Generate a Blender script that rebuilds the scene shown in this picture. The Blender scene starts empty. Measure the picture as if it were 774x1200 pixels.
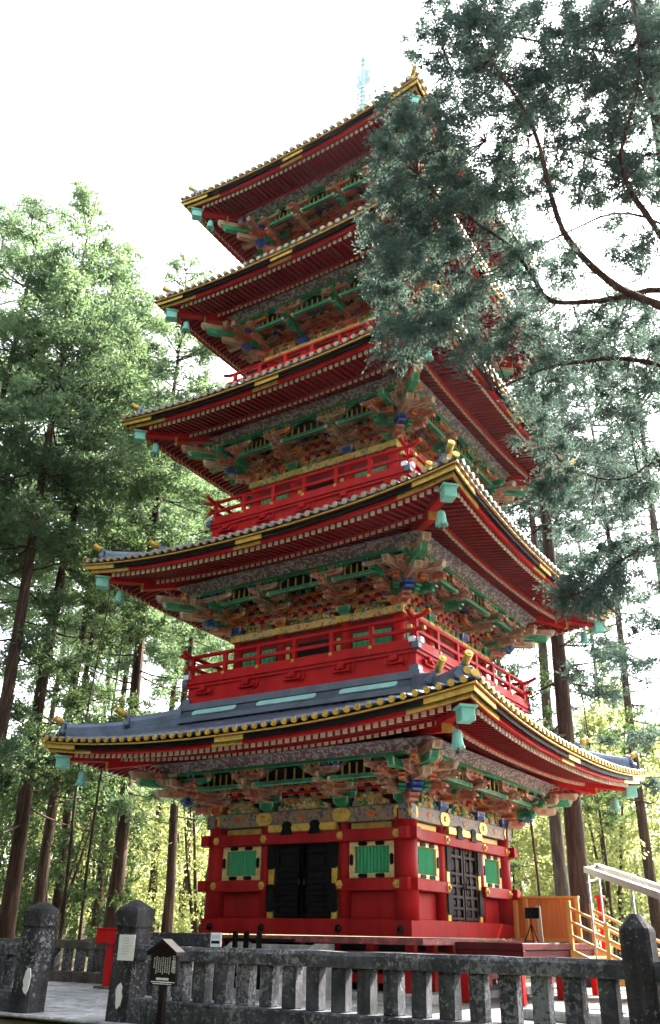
import bpy, math, random
import numpy as np
from mathutils import Matrix, Vector

R_ = math.radians
scene = bpy.context.scene
col = scene.collection
rng = random.Random(7)
PI = math.pi

# ------------------------------------------------------------------ camera
CAM = Vector((11.0832, -18.6347, 1.5997))
FW = Vector((-0.49231139, 0.75162889, 0.4389573))
RT = Vector((0.8408071, 0.54108316, 0.01650542))
UPV = Vector((0.22510645, -0.37720423, 0.89835631))
FPX = 1012.02                                   # focal length for a picture 774 x 1200
cd = bpy.data.cameras.new('camera')
cam = bpy.data.objects.new('camera', cd)
col.objects.link(cam)
cam.matrix_world = Matrix(((RT.x, UPV.x, -FW.x, CAM.x), (RT.y, UPV.y, -FW.y, CAM.y),
                           (RT.z, UPV.z, -FW.z, CAM.z), (0, 0, 0, 1)))
cd.sensor_fit = 'VERTICAL'
cd.sensor_height = 36.0
cd.lens = FPX * 36.0 / 1200.0
cd.clip_start = 0.05
cd.clip_end = 4000
scene.camera = cam

# ------------------------------------------------------------------ light
SUN_AZ = Vector((0.26, 0.965, 0)).normalized()   # where the sun stands
SUN_EL = R_(42)
world = bpy.data.worlds.new('World')
scene.world = world
world.use_nodes = True
nt = world.node_tree
nt.nodes.clear()
sky = nt.nodes.new('ShaderNodeTexSky')
sky.sky_type = 'NISHITA'
sky.sun_disc = False
sky.sun_elevation = SUN_EL
sky.sun_rotation = math.atan2(SUN_AZ.x, SUN_AZ.y)
sky.dust_density = 6.0
sky.air_density = 1.0
sky.ozone_density = 0.6
sky.altitude = 600
bg = nt.nodes.new('ShaderNodeBackground')
bg.inputs['Strength'].default_value = 0.15
wo = nt.nodes.new('ShaderNodeOutputWorld')
hs = nt.nodes.new('ShaderNodeHueSaturation')           # a milky, hazy sky
hs.inputs['Saturation'].default_value = 0.30
nt.links.new(sky.outputs[0], hs.inputs['Color'])
nt.links.new(hs.outputs[0], bg.inputs['Color'])
nt.links.new(bg.outputs[0], wo.inputs['Surface'])

sd = bpy.data.lights.new('sun', 'SUN')
sd.energy = 4.0
sd.angle = R_(0.6)
sd.color = (1.0, 0.94, 0.84)
sun = bpy.data.objects.new('sun', sd)
col.objects.link(sun)
sdir = Vector((SUN_AZ.x * math.cos(SUN_EL), SUN_AZ.y * math.cos(SUN_EL), math.sin(SUN_EL)))
sun.rotation_euler = sdir.to_track_quat('Z', 'Y').to_euler()
sun.location = sdir * 60

vs = scene.view_settings
vs.view_transform = 'Standard'
vs.look = 'None'
vs.gamma = 1.0
vs.use_curve_mapping = False
vs.exposure = 3.0
scene.render.engine = 'CYCLES'
scene.cycles.use_denoising = True
scene.cycles.max_bounces = 8
scene.cycles.transparent_max_bounces = 8
scene.cycles.caustics_reflective = False
scene.cycles.caustics_refractive = False

# ------------------------------------------------------------------ helpers
def ray(px, py):
    return (FW + RT * ((px - 387.0) / FPX) - UPV * ((py - 600.0) / FPX)).normalized()

def at_d(px, py, d):
    """a point d metres (seen along the ground) from the photographer"""
    v = ray(px, py)
    return CAM + v * (d / math.hypot(v.x, v.y))

def at_z(px, py, z):
    v = ray(px, py)
    return CAM + v * ((z - CAM.z) / v.z)

def at_y(px, py, y):
    v = ray(px, py)
    return CAM + v * ((y - CAM.y) / v.y)

class MB:
    """collects faces for one mesh"""
    def __init__(s):
        s.v = []; s.f = []; s.m = []; s.sm = []
    def add(s, verts, faces, mi=0, M=None, smooth=False):
        b = len(s.v)
        if M is None:
            s.v += [tuple(p) for p in verts]
        else:
            s.v += [tuple(M @ Vector(p)) for p in verts]
        s.f += [tuple(b + i for i in f) for f in faces]
        s.m += [mi] * len(faces)
        s.sm += [smooth] * len(faces)
        return s
    def box(s, c, d, mi=0, M=None):
        x, y, z = c; a, b, e = d[0] / 2, d[1] / 2, d[2] / 2
        vs_ = [(x - a, y - b, z - e), (x + a, y - b, z - e), (x + a, y + b, z - e), (x - a, y + b, z - e),
               (x - a, y - b, z + e), (x + a, y - b, z + e), (x + a, y + b, z + e), (x - a, y + b, z + e)]
        return s.add(vs_, BOXF, mi, M)
    def bbox(s, c, d, bv=0.01, mi=0, M=None, taper=(1, 1)):
        """box with chamfered edges; taper scales the bottom"""
        x, y, z = c; a, b, e = d[0] / 2, d[1] / 2, d[2] / 2
        bv = min(bv, a * .45, b * .45, e * .45)
        vs_ = []
        def ring(zz, ins, k):
            aa, bb = (a - ins) * k[0], (b - ins) * k[1]
            ch = bv
            for px, py in ((-aa + ch, -bb), (aa - ch, -bb), (aa, -bb + ch), (aa, bb - ch), (aa - ch, bb), (-aa + ch, bb), (-aa, bb - ch), (-aa, -bb + ch)):
                vs_.append((x + px, y + py, z + zz))
        ring(-e, bv, taper); ring(-e + bv, 0, taper); ring(e - bv, 0, (1, 1)); ring(e, bv, (1, 1))
        f = [tuple(range(7, -1, -1)), tuple(range(24, 32))]
        for r in range(3):
            for i in range(8):
                j = (i + 1) % 8
                f.append((r * 8 + i, r * 8 + j, r * 8 + 8 + j, r * 8 + 8 + i))
        return s.add(vs_, f, mi, M)
    def prism(s, prof, t, mi=0, M=None):
        """profile (x, z) extruded over y by t, centred"""
        n = len(prof)
        vs_ = [(p[0], -t / 2, p[1]) for p in prof] + [(p[0], t / 2, p[1]) for p in prof]
        f = [tuple(range(n)), tuple(range(2 * n - 1, n - 1, -1))]
        for i in range(n):
            j = (i + 1) % n
            f.append((j, i, n + i, n + j))
        return s.add(vs_, f, mi, M)
    def tube(s, pts, rad, n=8, mi=0, M=None, caps=True, smooth=True):
        pts = [Vector(p) for p in pts]
        if not hasattr(rad, '__len__'):
            rad = [rad] * len(pts)
        vs_ = []; f = []
        prev = None
        for i, p in enumerate(pts):
            t = (pts[min(i + 1, len(pts) - 1)] - pts[max(i - 1, 0)]).normalized()
            if prev is None:
                a = Vector((0, 0, 1)) if abs(t.z) < .9 else Vector((1, 0, 0))
                u = t.cross(a).normalized()
            else:
                u = (prev - t * prev.dot(t)).normalized()
            prev = u
            w = t.cross(u)
            for k in range(n):
                an = 2 * PI * k / n
                vs_.append(p + (u * math.cos(an) + w * math.sin(an)) * rad[i])
        for i in range(len(pts) - 1):
            for k in range(n):
                j = (k + 1) % n
                f.append((i * n + k, i * n + j, i * n + n + j, i * n + n + k))
        s.add(vs_, f, mi, M, smooth)
        if caps:
            b = len(s.v) - len(vs_)
            L = len(pts) - 1
            s.f += [tuple(b + k for k in range(n - 1, -1, -1)), tuple(b + L * n + k for k in range(n))]
            s.m += [mi, mi]; s.sm += [False, False]
        return s
    def lathe(s, prof, n=16, c=(0, 0, 0), mi=0, M=None, smooth=True):
        """profile (radius, z)"""
        vs_ = []; f = []
        for r, z in prof:
            for k in range(n):
                an = 2 * PI * k / n
                vs_.append((c[0] + r * math.cos(an), c[1] + r * math.sin(an), c[2] + z))
        for i in range(len(prof) - 1):
            for k in range(n):
                j = (k + 1) % n
                f.append((i * n + k, i * n + j, i * n + n + j, i * n + n + k))
        s.add(vs_, f, mi, M, smooth)
        b = len(s.v) - len(vs_); L = len(prof) - 1
        s.f += [tuple(b + k for k in range(n - 1, -1, -1)), tuple(b + L * n + k for k in range(n))]
        s.m += [mi, mi]; s.sm += [False, False]
        return s
    def sweep(s, path, frames, prof, mi=0, smooth=False):
        """closed profile (a, b) carried along path; frames gives (side, up) at each point"""
        n = len(prof); vs_ = []; f = []
        for p, (sd_, u) in zip(path, frames):
            for a, b in prof:
                vs_.append(Vector(p) + Vector(sd_) * a + Vector(u) * b)
        for i in range(len(path) - 1):
            for k in range(n):
                j = (k + 1) % n
                f.append((i * n + k, i * n + j, i * n + n + j, i * n + n + k))
        L = len(path) - 1
        f.append(tuple(range(n - 1, -1, -1)))
        f.append(tuple(L * n + k for k in range(n)))
        return s.add(vs_, f, mi, None, smooth)
    def mesh(s, name, mats):
        me = bpy.data.meshes.new(name)
        me.from_pydata(s.v, [], s.f)
        for m in (mats if isinstance(mats, (list, tuple)) else [mats]):
            me.materials.append(MAT[m] if isinstance(m, str) else m)
        if any(s.m):
            me.polygons.foreach_set('material_index', s.m)
        if any(s.sm):
            me.polygons.foreach_set('use_smooth', s.sm)
        me.update()
        return me

BOXF = [(0, 3, 2, 1), (4, 5, 6, 7), (0, 1, 5, 4), (1, 2, 6, 5), (2, 3, 7, 6), (3, 0, 4, 7)]

def obj(name, me, parent=None, rot=0.0, loc=None, kind=None):
    if isinstance(me, tuple):
        me = me[0].mesh(name, me[1])
    o = bpy.data.objects.new(name, me)
    col.objects.link(o)
    if parent is not None:
        o.parent = parent
    if rot:
        o.rotation_euler = (0, 0, rot)
    if loc is not None:
        o.location = loc
    if kind:
        o['kind'] = kind
    return o

def empty(name, loc=(0, 0, 0), rz=0.0):
    o = bpy.data.objects.new(name, None)
    o.empty_display_size = .2
    col.objects.link(o)
    o.location = loc
    o.rotation_euler = (0, 0, rz)
    return o

def tag(o, label, cat, group=None):
    o['label'] = label
    o['category'] = cat
    if group:
        o['group'] = group
    return o

# ------------------------------------------------------------------ materials
MAT = {}

class NT:
    def __init__(s, name):
        m = bpy.data.materials.new(name); m.use_nodes = True
        s.m = m; s.t = m.node_tree; s.t.nodes.clear()
        s.out = s.n('ShaderNodeOutputMaterial')
        MAT[name] = m
    def n(s, t, **kw):
        x = s.t.nodes.new(t)
        for k, v in kw.items():
            setattr(x, k, v)
        return x
    def l(s, a, b):
        s.t.links.new(a, b)
    def val(s, node, sock, v):
        if hasattr(v, 'is_linked') or hasattr(v, 'links'):
            s.l(v, node.inputs[sock])
        else:
            node.inputs[sock].default_value = v
    def math(s, op, a, b=0.0, c=None, clamp=False):
        x = s.n('ShaderNodeMath', operation=op, use_clamp=clamp)
        s.val(x, 0, a); s.val(x, 1, b)
        if c is not None:
            s.val(x, 2, c)
        return x.outputs[0]
    def mix(s, f, a, b):
        x = s.n('ShaderNodeMix', data_type='RGBA')
        s.val(x, 0, f)
        for i, v in ((6, a), (7, b)):
            if isinstance(v, (tuple, list)):
                x.inputs[i].default_value = (*v[:3], 1)
            else:
                s.l(v, x.inputs[i])
        return x.outputs[2]
    def noise(s, scale, detail=4, vec=None, rough=.55, dist=0.0):
        x = s.n('ShaderNodeTexNoise')
        x.inputs['Scale'].default_value = scale
        x.inputs['Detail'].default_value = detail
        x.inputs['Roughness'].default_value = rough
        x.inputs['Distortion'].default_value = dist
        if vec is not None:
            s.l(vec, x.inputs['Vector'])
        return x
    def coord(s, which='Object'):
        return s.n('ShaderNodeTexCoord').outputs[which]
    def pos(s):
        return s.n('ShaderNodeNewGeometry').outputs['Position']
    def ramp(s, fac, stops, interp='LINEAR'):
        x = s.n('ShaderNodeValToRGB')
        cr = x.color_ramp
        cr.interpolation = interp
        while len(cr.elements) < len(stops):
            cr.elements.new(.5)
        for e, (p, c) in zip(cr.elements, stops):
            e.position = p
            e.color = (*c, 1) if len(c) == 3 else c
        s.l(fac, x.inputs[0])
        return x.outputs[0]
    def bsdf(s, color, rough=.6, metal=0.0, bump=None, bstr=.3, bdist=.02, spec=.5, coat=0.0):
        b = s.n('ShaderNodeBsdfPrincipled')
        if isinstance(color, (tuple, list)):
            b.inputs['Base Color'].default_value = (*color[:3], 1)
        else:
            s.l(color, b.inputs['Base Color'])
        s.val(b, 'Roughness', rough)
        s.val(b, 'Metallic', metal)
        b.inputs['Specular IOR Level'].default_value = spec
        b.inputs['Coat Weight'].default_value = coat
        if bump is not None:
            bn = s.n('ShaderNodeBump')
            bn.inputs['Strength'].default_value = bstr
            bn.inputs['Distance'].default_value = bdist
            s.l(bump, bn.inputs['Height'])
            s.l(bn.outputs[0], b.inputs['Normal'])
        s.l(b.outputs[0], s.out.inputs['Surface'])
        return b

def worn(name, base, dark=.75, light=1.15, rough=.5, scale=3.0, metal=0.0, fine=30.0, spec=.5, bstr=.15, streak=False):
    """painted or cast surface: broad tone drift, fine speckle, small relief"""
    t = NT(name)
    p = t.pos()
    if streak:
        mp = t.n('ShaderNodeMapping'); mp.inputs['Scale'].default_value = (1, 1, .12)
        t.l(p, mp.inputs[0]); ps = mp.outputs[0]
    else:
        ps = p
    n1 = t.noise(scale, 5, ps)
    n2 = t.noise(fine, 3, p)
    mixv = t.math('ADD', t.math('MULTIPLY', n1.outputs[0], .75), t.math('MULTIPLY', n2.outputs[0], .25))
    c = t.ramp(mixv, [(.3, tuple(x * dark for x in base)), (.5, base), (.7, tuple(min(1, x * light) for x in base))])
    r = t.math('ADD', t.math('MULTIPLY', n1.outputs[0], .3), rough - .15)
    t.bsdf(c, r, metal, n2.outputs[0], bstr, .01, spec)
    return t.m

def lacquer(name, base, fade, grime=.5):
    t = NT(name)
    p = t.pos()
    mp = t.n('ShaderNodeMapping'); mp.inputs['Scale'].default_value = (3.5, 3.5, .35)
    t.l(p, mp.inputs[0])
    n1 = t.noise(1.3, 6, mp.outputs[0], .62)          # rain streaks
    n2 = t.noise(1.1, 5, p, .6)                       # broad fading
    n3 = t.noise(40, 4, p)                            # fine speckle
    n4 = t.noise(7, 6, p, .7, .5)                     # scuffs
    c = t.ramp(t.math('ADD', t.math('MULTIPLY', n1.outputs[0], .5), t.math('MULTIPLY', n2.outputs[0], .5)),
               [(.33, tuple(x * (1 - grime) for x in base)), (.5, base), (.68, fade)])
    sc_ = t.ramp(n4.outputs[0], [(.62, (0, 0, 0)), (.72, (1, 1, 1))])
    c2 = t.mix(t.math('MULTIPLY', sc_, .30), c, tuple(x * .85 + .03 for x in fade))
    c3 = t.mix(t.math('MULTIPLY', n3.outputs[0], .30), c2, tuple(x * .4 for x in base))
    r = t.math('ADD', t.math('MULTIPLY', n2.outputs[0], .5), .28)
    t.bsdf(c3, r, 0, t.math('ADD', n3.outputs[0], n4.outputs[0]), .22, .012, .10)
lacquer('red', (.56, .009, .012), (.64, .022, .022), .42)
lacquer('red_floor_shade', (.40, .009, .011), (.47, .022, .022), .48)  # darker copy of the red; ground-storey shade is put into the colour
lacquer('red_shade', (.26, .006, .011), (.31, .012, .016), .45)  # darkened red; the shadow under the eaves is put into the colour
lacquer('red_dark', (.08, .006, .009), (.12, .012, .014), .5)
worn('gold', (.50, .30, .045), .5, 1.25, .5, 6.0, metal=.3)
worn('gold_plate', (.62, .39, .07), .5, 1.25, .44, 8.0, metal=.45)
worn('cream', (.80, .70, .52), .8, 1.1, .6, 6.0)
worn('black', (.0025, .0025, .003), .7, 1.6, .6, 4.0, spec=.1)
worn('gold_pale', (.72, .55, .24), .65, 1.15, .5, 6.0, metal=.25)
worn('iron', (.03, .027, .027), .7, 1.5, .45, 8.0, metal=.5)
worn('verdigris', (.22, .58, .50), .75, 1.15, .5, 7.0)
worn('verdigris_pale', (.36, .66, .62), .8, 1.1, .5, 4.0)
worn('verdigris_dull', (.34, .48, .48), .7, 1.2, .55, 4.0)
worn('tile', (.105, .135, .205), .55, 1.5, .36, 2.5, metal=.25)
worn('lead', (.095, .115, .165), .6, 1.4, .42, 2.5, metal=.2)
worn('tile_pan_shade', (.028, .036, .055), .6, 1.5, .5, 2.5)  # darkened copy of the tile; shade between the rows is put into the colour
worn('slat_green', (.03, .36, .15), .7, 1.25, .5, 8.0, streak=True)
worn('white_tip', (.72, .60, .46), .8, 1.08, .6, 9.0)
worn('steel', (.55, .55, .58), .85, 1.15, .35, 4.0, metal=.7)
worn('paper', (.82, .82, .82), .95, 1.05, .7, 4.0)
worn('brown_door', (.022, .010, .009), .6, 1.5, .6, 6.0, spec=.12)
worn('plank_weathered', (.20, .045, .04), .4, 2.6, .8, 6.0, bstr=.4)
worn('bark_sign', (.012, .008, .009), .8, 1.3, .6, 6.0, spec=.15)

def wood(name, base, band=7.0):
    t = NT(name)
    p = t.pos()
    mp = t.n('ShaderNodeMapping'); mp.inputs['Scale'].default_value = (band, band, band * .08)
    t.l(p, mp.inputs[0])
    n1 = t.noise(1.6, 6, mp.outputs[0], .6, 1.2)
    n2 = t.noise(.9, 3, p)
    f = t.math('ADD', t.math('MULTIPLY', n1.outputs[0], .7), t.math('MULTIPLY', n2.outputs[0], .3))
    c = t.ramp(f, [(.3, tuple(x * .62 for x in base)), (.5, base), (.72, tuple(min(1, x * 1.25) for x in base))])
    t.bsdf(c, .5, 0, n1.outputs[0], .15, .004)
wood('plywood', (.72, .25, .065))
wood('pine_rail', (.74, .36, .09))

def paint(name, core, ring, edge=(.80, .76, .66)):
    """polychrome lacquer: pale outline, a ring, a core; follows each carved piece's own edges"""
    t = NT(name)
    g = t.coord('Generated')
    sx = t.n('ShaderNodeSeparateXYZ'); t.l(g, sx.inputs[0])
    a, b, c = [t.math('ABSOLUTE', t.math('SUBTRACT', t.math('MULTIPLY', sx.outputs[i], 2.0), 1.0)) for i in range(3)]
    mid = t.math('MAXIMUM', t.math('MINIMUM', a, b), t.math('MINIMUM', t.math('MAXIMUM', a, b), c))
    n = t.noise(26, 3, t.pos())
    m2 = t.math('ADD', mid, t.math('MULTIPLY', t.math('SUBTRACT', n.outputs[0], .5), .25))
    k = t.ramp(m2, [(0, core), (.54, tuple(x * 1.2 for x in core)), (.58, ring), (.80, ring), (.885, edge)], 'CONSTANT')
    d = t.noise(5, 4, t.pos())
    dd = t.ramp(d.outputs[0], [(.3, (.55, .53, .5)), (.62, (1, 1, 1))])
    mx = t.n('ShaderNodeMix', data_type='RGBA', blend_type='MULTIPLY')
    mx.inputs[0].default_value = 1
    t.l(k, mx.inputs[6]); t.l(dd, mx.inputs[7])
    t.bsdf(mx.outputs[2], .5, 0, n.outputs[0], .2, .01)
paint('p_green', (.012, .21, .085), (.03, .34, .16), (.66, .72, .54))
paint('p_blue', (.022, .045, .27), (.07, .16, .44), (.78, .76, .76))
paint('p_peach', (.50, .13, .075), (.64, .30, .20), (.86, .74, .64))
paint('p_orange', (.56, .085, .02), (.70, .26, .06), (.82, .64, .34))
paint('p_red', (.26, .007, .008), (.34, .02, .014), (.46, .2, .1))
paint('p_wood', (.38, .19, .10), (.56, .36, .23), (.86, .74, .58))
paint('p_gold', (.40, .24, .03), (.56, .34, .05), (.62, .5, .22))

def mosaic(name, cols, scale=11.0, ground=(.3, .3, .4)):
    """flat painted ornament: small cells of several colours between pale lines"""
    t = NT(name)
    p = t.pos()
    wv = t.noise(6, 3, p)
    mxv = t.n('ShaderNodeMix', data_type='VECTOR'); mxv.inputs[0].default_value = .12
    t.l(p, mxv.inputs[4]); t.l(wv.outputs[1], mxv.inputs[5])
    v = t.n('ShaderNodeTexVoronoi'); v.inputs['Scale'].default_value = scale
    t.l(mxv.outputs[1], v.inputs['Vector'])
    e = t.n('ShaderNodeTexVoronoi', feature='DISTANCE_TO_EDGE'); e.inputs['Scale'].default_value = scale
    t.l(mxv.outputs[1], e.inputs['Vector'])
    sx = t.n('ShaderNodeSeparateColor'); t.l(v.outputs['Color'], sx.inputs[0])
    st = [(i / len(cols), c) for i, c in enumerate(cols)]
    c = t.ramp(sx.outputs[0], st, 'CONSTANT')
    k = t.math('LESS_THAN', e.outputs['Distance'], .07)
    c2 = t.mix(k, c, ground)
    t.bsdf(c2, .55, 0, e.outputs['Distance'], .3, .01)
mosaic('beam_pattern', [(.04, .06, .16), (.16, .13, .12), (.03, .05, .12), (.34, .10, .06), (.32, .20, .05), (.10, .16, .14)], 17, (.26, .18, .08))
mosaic('beam_gold', [(.62, .40, .08), (.66, .36, .08), (.30, .32, .08), (.68, .46, .12), (.5, .10, .05), (.08, .2, .2)], 12, (.72, .54, .2))
mosaic('cove_pattern', [(.46, .41, .39), (.14, .13, .2), (.40, .33, .32), (.5, .45, .42), (.26, .08, .08)], 16, (.11, .09, .13))
mosaic('carving', [(.5, .32, .06), (.08, .22, .10), (.6, .42, .12), (.36, .12, .05), (.62, .5, .36), (.14, .2, .26)], 17, (.42, .28, .06))

def stone(name, base, dark, lichen=.5, white=(.72, .72, .70)):
    t = NT(name)
    p = t.pos()
    n1 = t.noise(3.2, 7, p, .68)
    n2 = t.noise(20, 7, p, .72, .4)                   # lichen rosettes, ragged
    n3 = t.noise(60, 4, p)
    n4 = t.noise(1.3, 3, p)
    mp = t.n('ShaderNodeMapping'); mp.inputs['Scale'].default_value = (9, 9, .9)
    t.l(p, mp.inputs[0])
    n5 = t.noise(1.0, 5, mp.outputs[0], .6)          # drip stains
    c = t.ramp(n1.outputs[0], [(.32, dark), (.5, base), (.70, tuple(min(1, x * 1.8) for x in base))])
    c = t.mix(t.ramp(n5.outputs[0], [(.45, (0, 0, 0)), (.7, (.7, .7, .7))]), c, tuple(x * .8 for x in dark))
    th = .63 - .05 * lichen
    sp = t.ramp(t.math('ADD', t.math('MULTIPLY', n2.outputs[0], .7), t.math('MULTIPLY', n4.outputs[0], .35)), [(th - .02, (0, 0, 0)), (th + .03, (1, 1, 1))])
    c2 = t.mix(t.math('MULTIPLY', sp, t.math('ADD', t.math('MULTIPLY', n3.outputs[0], .8), .25)), c, white)
    moss = t.ramp(t.noise(2.1, 5, p).outputs[0], [(.55, (0, 0, 0)), (.72, (.5, .5, .5))])
    c2 = t.mix(moss, c2, (base[0] * .55, base[1] * .75, base[2] * .4))
    c3 = t.mix(t.math('MULTIPLY', n3.outputs[0], .35), c2, tuple(x * .6 for x in dark))
    t.bsdf(c3, .88, 0, t.math('ADD', n2.outputs[0], t.math('MULTIPLY', n3.outputs[0], .4)), .8, .025, .3)
stone('stone_fence', (.080, .082, .098), (.014, .014, .018), 1.3, (.38, .39, .42))
stone('stone_post', (.045, .042, .05), (.008, .008, .011), .7, (.45, .45, .45))
stone('stone_old', (.12, .095, .085), (.03, .024, .022), .2, (.4, .38, .34))
stone('paving', (.42, .42, .44), (.22, .22, .24), .3, (.6, .6, .6))
stone('step_stone', (.45, .44, .42), (.2, .2, .2), .3)

t = NT('earth')
p = t.pos()
n1 = t.noise(.5, 6, p); n2 = t.noise(9, 5, p)
c = t.ramp(t.math('ADD', t.math('MULTIPLY', n1.outputs[0], .6), t.math('MULTIPLY', n2.outputs[0], .4)),
           [(.35, (.05, .04, .025)), (.5, (.11, .09, .05)), (.65, (.09, .12, .035))])
t.bsdf(c, .95, 0, n2.outputs[0], .6, .05, .2)

t = NT('gravel')
p = t.pos()
n2 = t.noise(30, 4, p)
c = t.ramp(n2.outputs[0], [(.35, (.10, .10, .10)), (.65, (.30, .29, .29))])
t.bsdf(c, .9, 0, n2.outputs[0], .6, .03, .2)

def bark(name, a, b):
    t = NT(name)
    p = t.pos()
    mp = t.n('ShaderNodeMapping'); mp.inputs['Scale'].default_value = (14, 14, 1.2)
    t.l(p, mp.inputs[0])
    n1 = t.noise(1.0, 6, mp.outputs[0], .65, .6)
    n2 = t.noise(.8, 3, p)
    f = t.math('ADD', t.math('MULTIPLY', n1.outputs[0], .75), t.math('MULTIPLY', n2.outputs[0], .25))
    c = t.ramp(f, [(.34, tuple(x * .4 for x in a)), (.5, a), (.66, b)])
    t.bsdf(c, .9, 0, n1.outputs[0], .9, .05, .2)
bark('bark', (.060, .036, .026), (.16, .095, .065))
bark('bark_grey', (.09, .07, .06), (.2, .16, .14))
bark('bark_limb', (.070, .034, .030), (.17, .085, .07))

def leaf(name, dark, light, trans, tw=.45):
    t = NT(name)
    at = t.n('ShaderNodeAttribute'); at.attribute_name = 'tint'
    oi = t.n('ShaderNodeObjectInfo')
    n1 = t.noise(.5, 3, t.pos())
    f = t.math('ADD', t.math('MULTIPLY', at.outputs['Fac'], .62), t.math('ADD', t.math('MULTIPLY', n1.outputs[0], .3), t.math('MULTIPLY', oi.outputs['Random'], .12)), None, True)
    c = t.ramp(f, [(.15, dark), (.85, light)])
    b = t.n('ShaderNodeBsdfPrincipled'); t.l(c, b.inputs['Base Color'])
    b.inputs['Roughness'].default_value = .7
    b.inputs['Specular IOR Level'].default_value = .12
    tr = t.n('ShaderNodeBsdfTranslucent')
    t.l(t.ramp(f, [(.15, tuple(x * .7 for x in trans)), (.85, trans)]), tr.inputs['Color'])
    mx = t.n('ShaderNodeMixShader'); mx.inputs[0].default_value = tw
    t.l(b.outputs[0], mx.inputs[1]); t.l(tr.outputs[0], mx.inputs[2])
    t.l(mx.outputs[0], t.out.inputs['Surface'])
leaf('leaf_cedar', (.017, .068, .064), (.090, .155, .090), (.26, .38, .17), .47)
leaf('leaf_cypress', (.022, .066, .076), (.072, .115, .100), (.13, .20, .15), .36)
leaf('leaf_bright', (.06, .11, .03), (.19, .25, .08), (.56, .60, .24), .58)
leaf('leaf_dark', (.012, .046, .030), (.055, .105, .045), (.13, .20, .06), .4)
worn('disc_worn', (.42, .34, .2), .5, 1.4, .5, 8.0, metal=.3)
# ================================================================== the pagoda
RR = [5.39, 5.17, 4.86, 4.54, 4.26]          # half width of each roof at its corner tips
ZT = [5.43, 9.84, 14.14, 18.37, 22.47]       # height of those tips
BW = [2.42, 2.30, 2.14, 1.99, 1.85]          # half width of each storey's wall
BH = [0, 3.10, 2.93, 2.76, 2.60]             # half width of each balcony
UPT = [.34, .36, .23, .20, .24]                                    # how far the corners sweep up
GZ = .5                                      # terrace level

pagoda = empty('pagoda', (0, 0, 0))
tag(pagoda, 'tall five-storied red pagoda with gold fittings and colourful brackets', 'pagoda')

def zm(i): return ZT[i] - UPT[i]
def up(i, s): return UPT[i] * (min(abs(s), RR[i]) / RR[i]) ** 2.4
def oe(i, s): return RR[i] - .10 * (1 - (s / RR[i]) ** 2)
OIN = [BH[1] + .12, BH[2] + .12, BH[3] + .12, BH[4] + .12, .42]
ZIN = [ZT[1] - 3.90, ZT[2] - 3.86, ZT[3] - 3.82, ZT[4] - 3.78, ZT[4] + 3.1]
def ztop(i, s, o):
    t = (RR[i] - o) / (RR[i] - OIN[i]); t = max(0, min(1, t))
    k = (.78 * t + .22 * t * t) if i < 4 else (.62 * t + .38 * t * t)
    return zm(i) + .08 + (ZIN[i] - zm(i) - .08) * k + up(i, s) * (1 - t) ** 1.15
def zfly(i, s, d): return zm(i) + up(i, s) - .19 + .17 * (d - .33)
def zbase(i, s, d): return zm(i) + up(i, s) - .135 + .32 * (d - 1.2)

def eave_board(mb, i, d0, d1, z0, z1, s0=None, s1=None, n=26, mi=0, cornered=True):
    """board that follows the curved eave of the front side between d0 and d1 inside the tip line"""
    if s0 is None:
        s0, s1 = -1, 1
        full = True
    else:
        full = False
    vs_ = []; f = []
    for k in range(n + 1):
        u = k / n
        for d, z in ((d0, z0), (d1, z0), (d1, z1), (d0, z1)):
            hl = RR[i] - d
            s = (-hl + 2 * hl * u) if full else (s0 + (s1 - s0) * u)
            s = max(-hl, min(hl, s))
            o = oe(i, s) - d if abs(s) < hl - 1e-6 else RR[i] - d
            # keep the mitre on the diagonal
            o = max(o, abs(s))
            vs_.append((s, -o, zm(i) + up(i, s) + z))
    for k in range(n):
        for j in range(4):
            q = (j + 1) % 4
            f.append((k * 4 + j, k * 4 + q, k * 4 + 4 + q, k * 4 + 4 + j))
    f.append((3, 2, 1, 0)); L = n * 4
    f.append((L, L + 1, L + 2, L + 3))
    mb.add(vs_, f, mi)

def rot_mb(src, ks):
    """the same shape on several sides, as one collection of faces"""
    m = MB()
    for k in ks:
        M = Matrix.Rotation(k * PI / 2, 4, 'Z')
        m.v_off = 0
        b = len(m.v)
        m.v += [tuple(M @ Vector(p)) for p in src.v]
        m.f += [tuple(b + q for q in f) for f in src.f]
        m.m += src.m; m.sm += src.sm
    return m

DIAG = Vector((1, -1, 0)).normalized()        # towards the front corner of the front frame
DSIDE = Vector((1, 1, 0)).normalized()
Z3 = Vector((0, 0, 1))
RAFT = .165

def half_round(r, n=6):
    return [(r * math.cos(PI * k / n), r * math.sin(PI * k / n)) for k in range(n + 1)]

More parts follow.
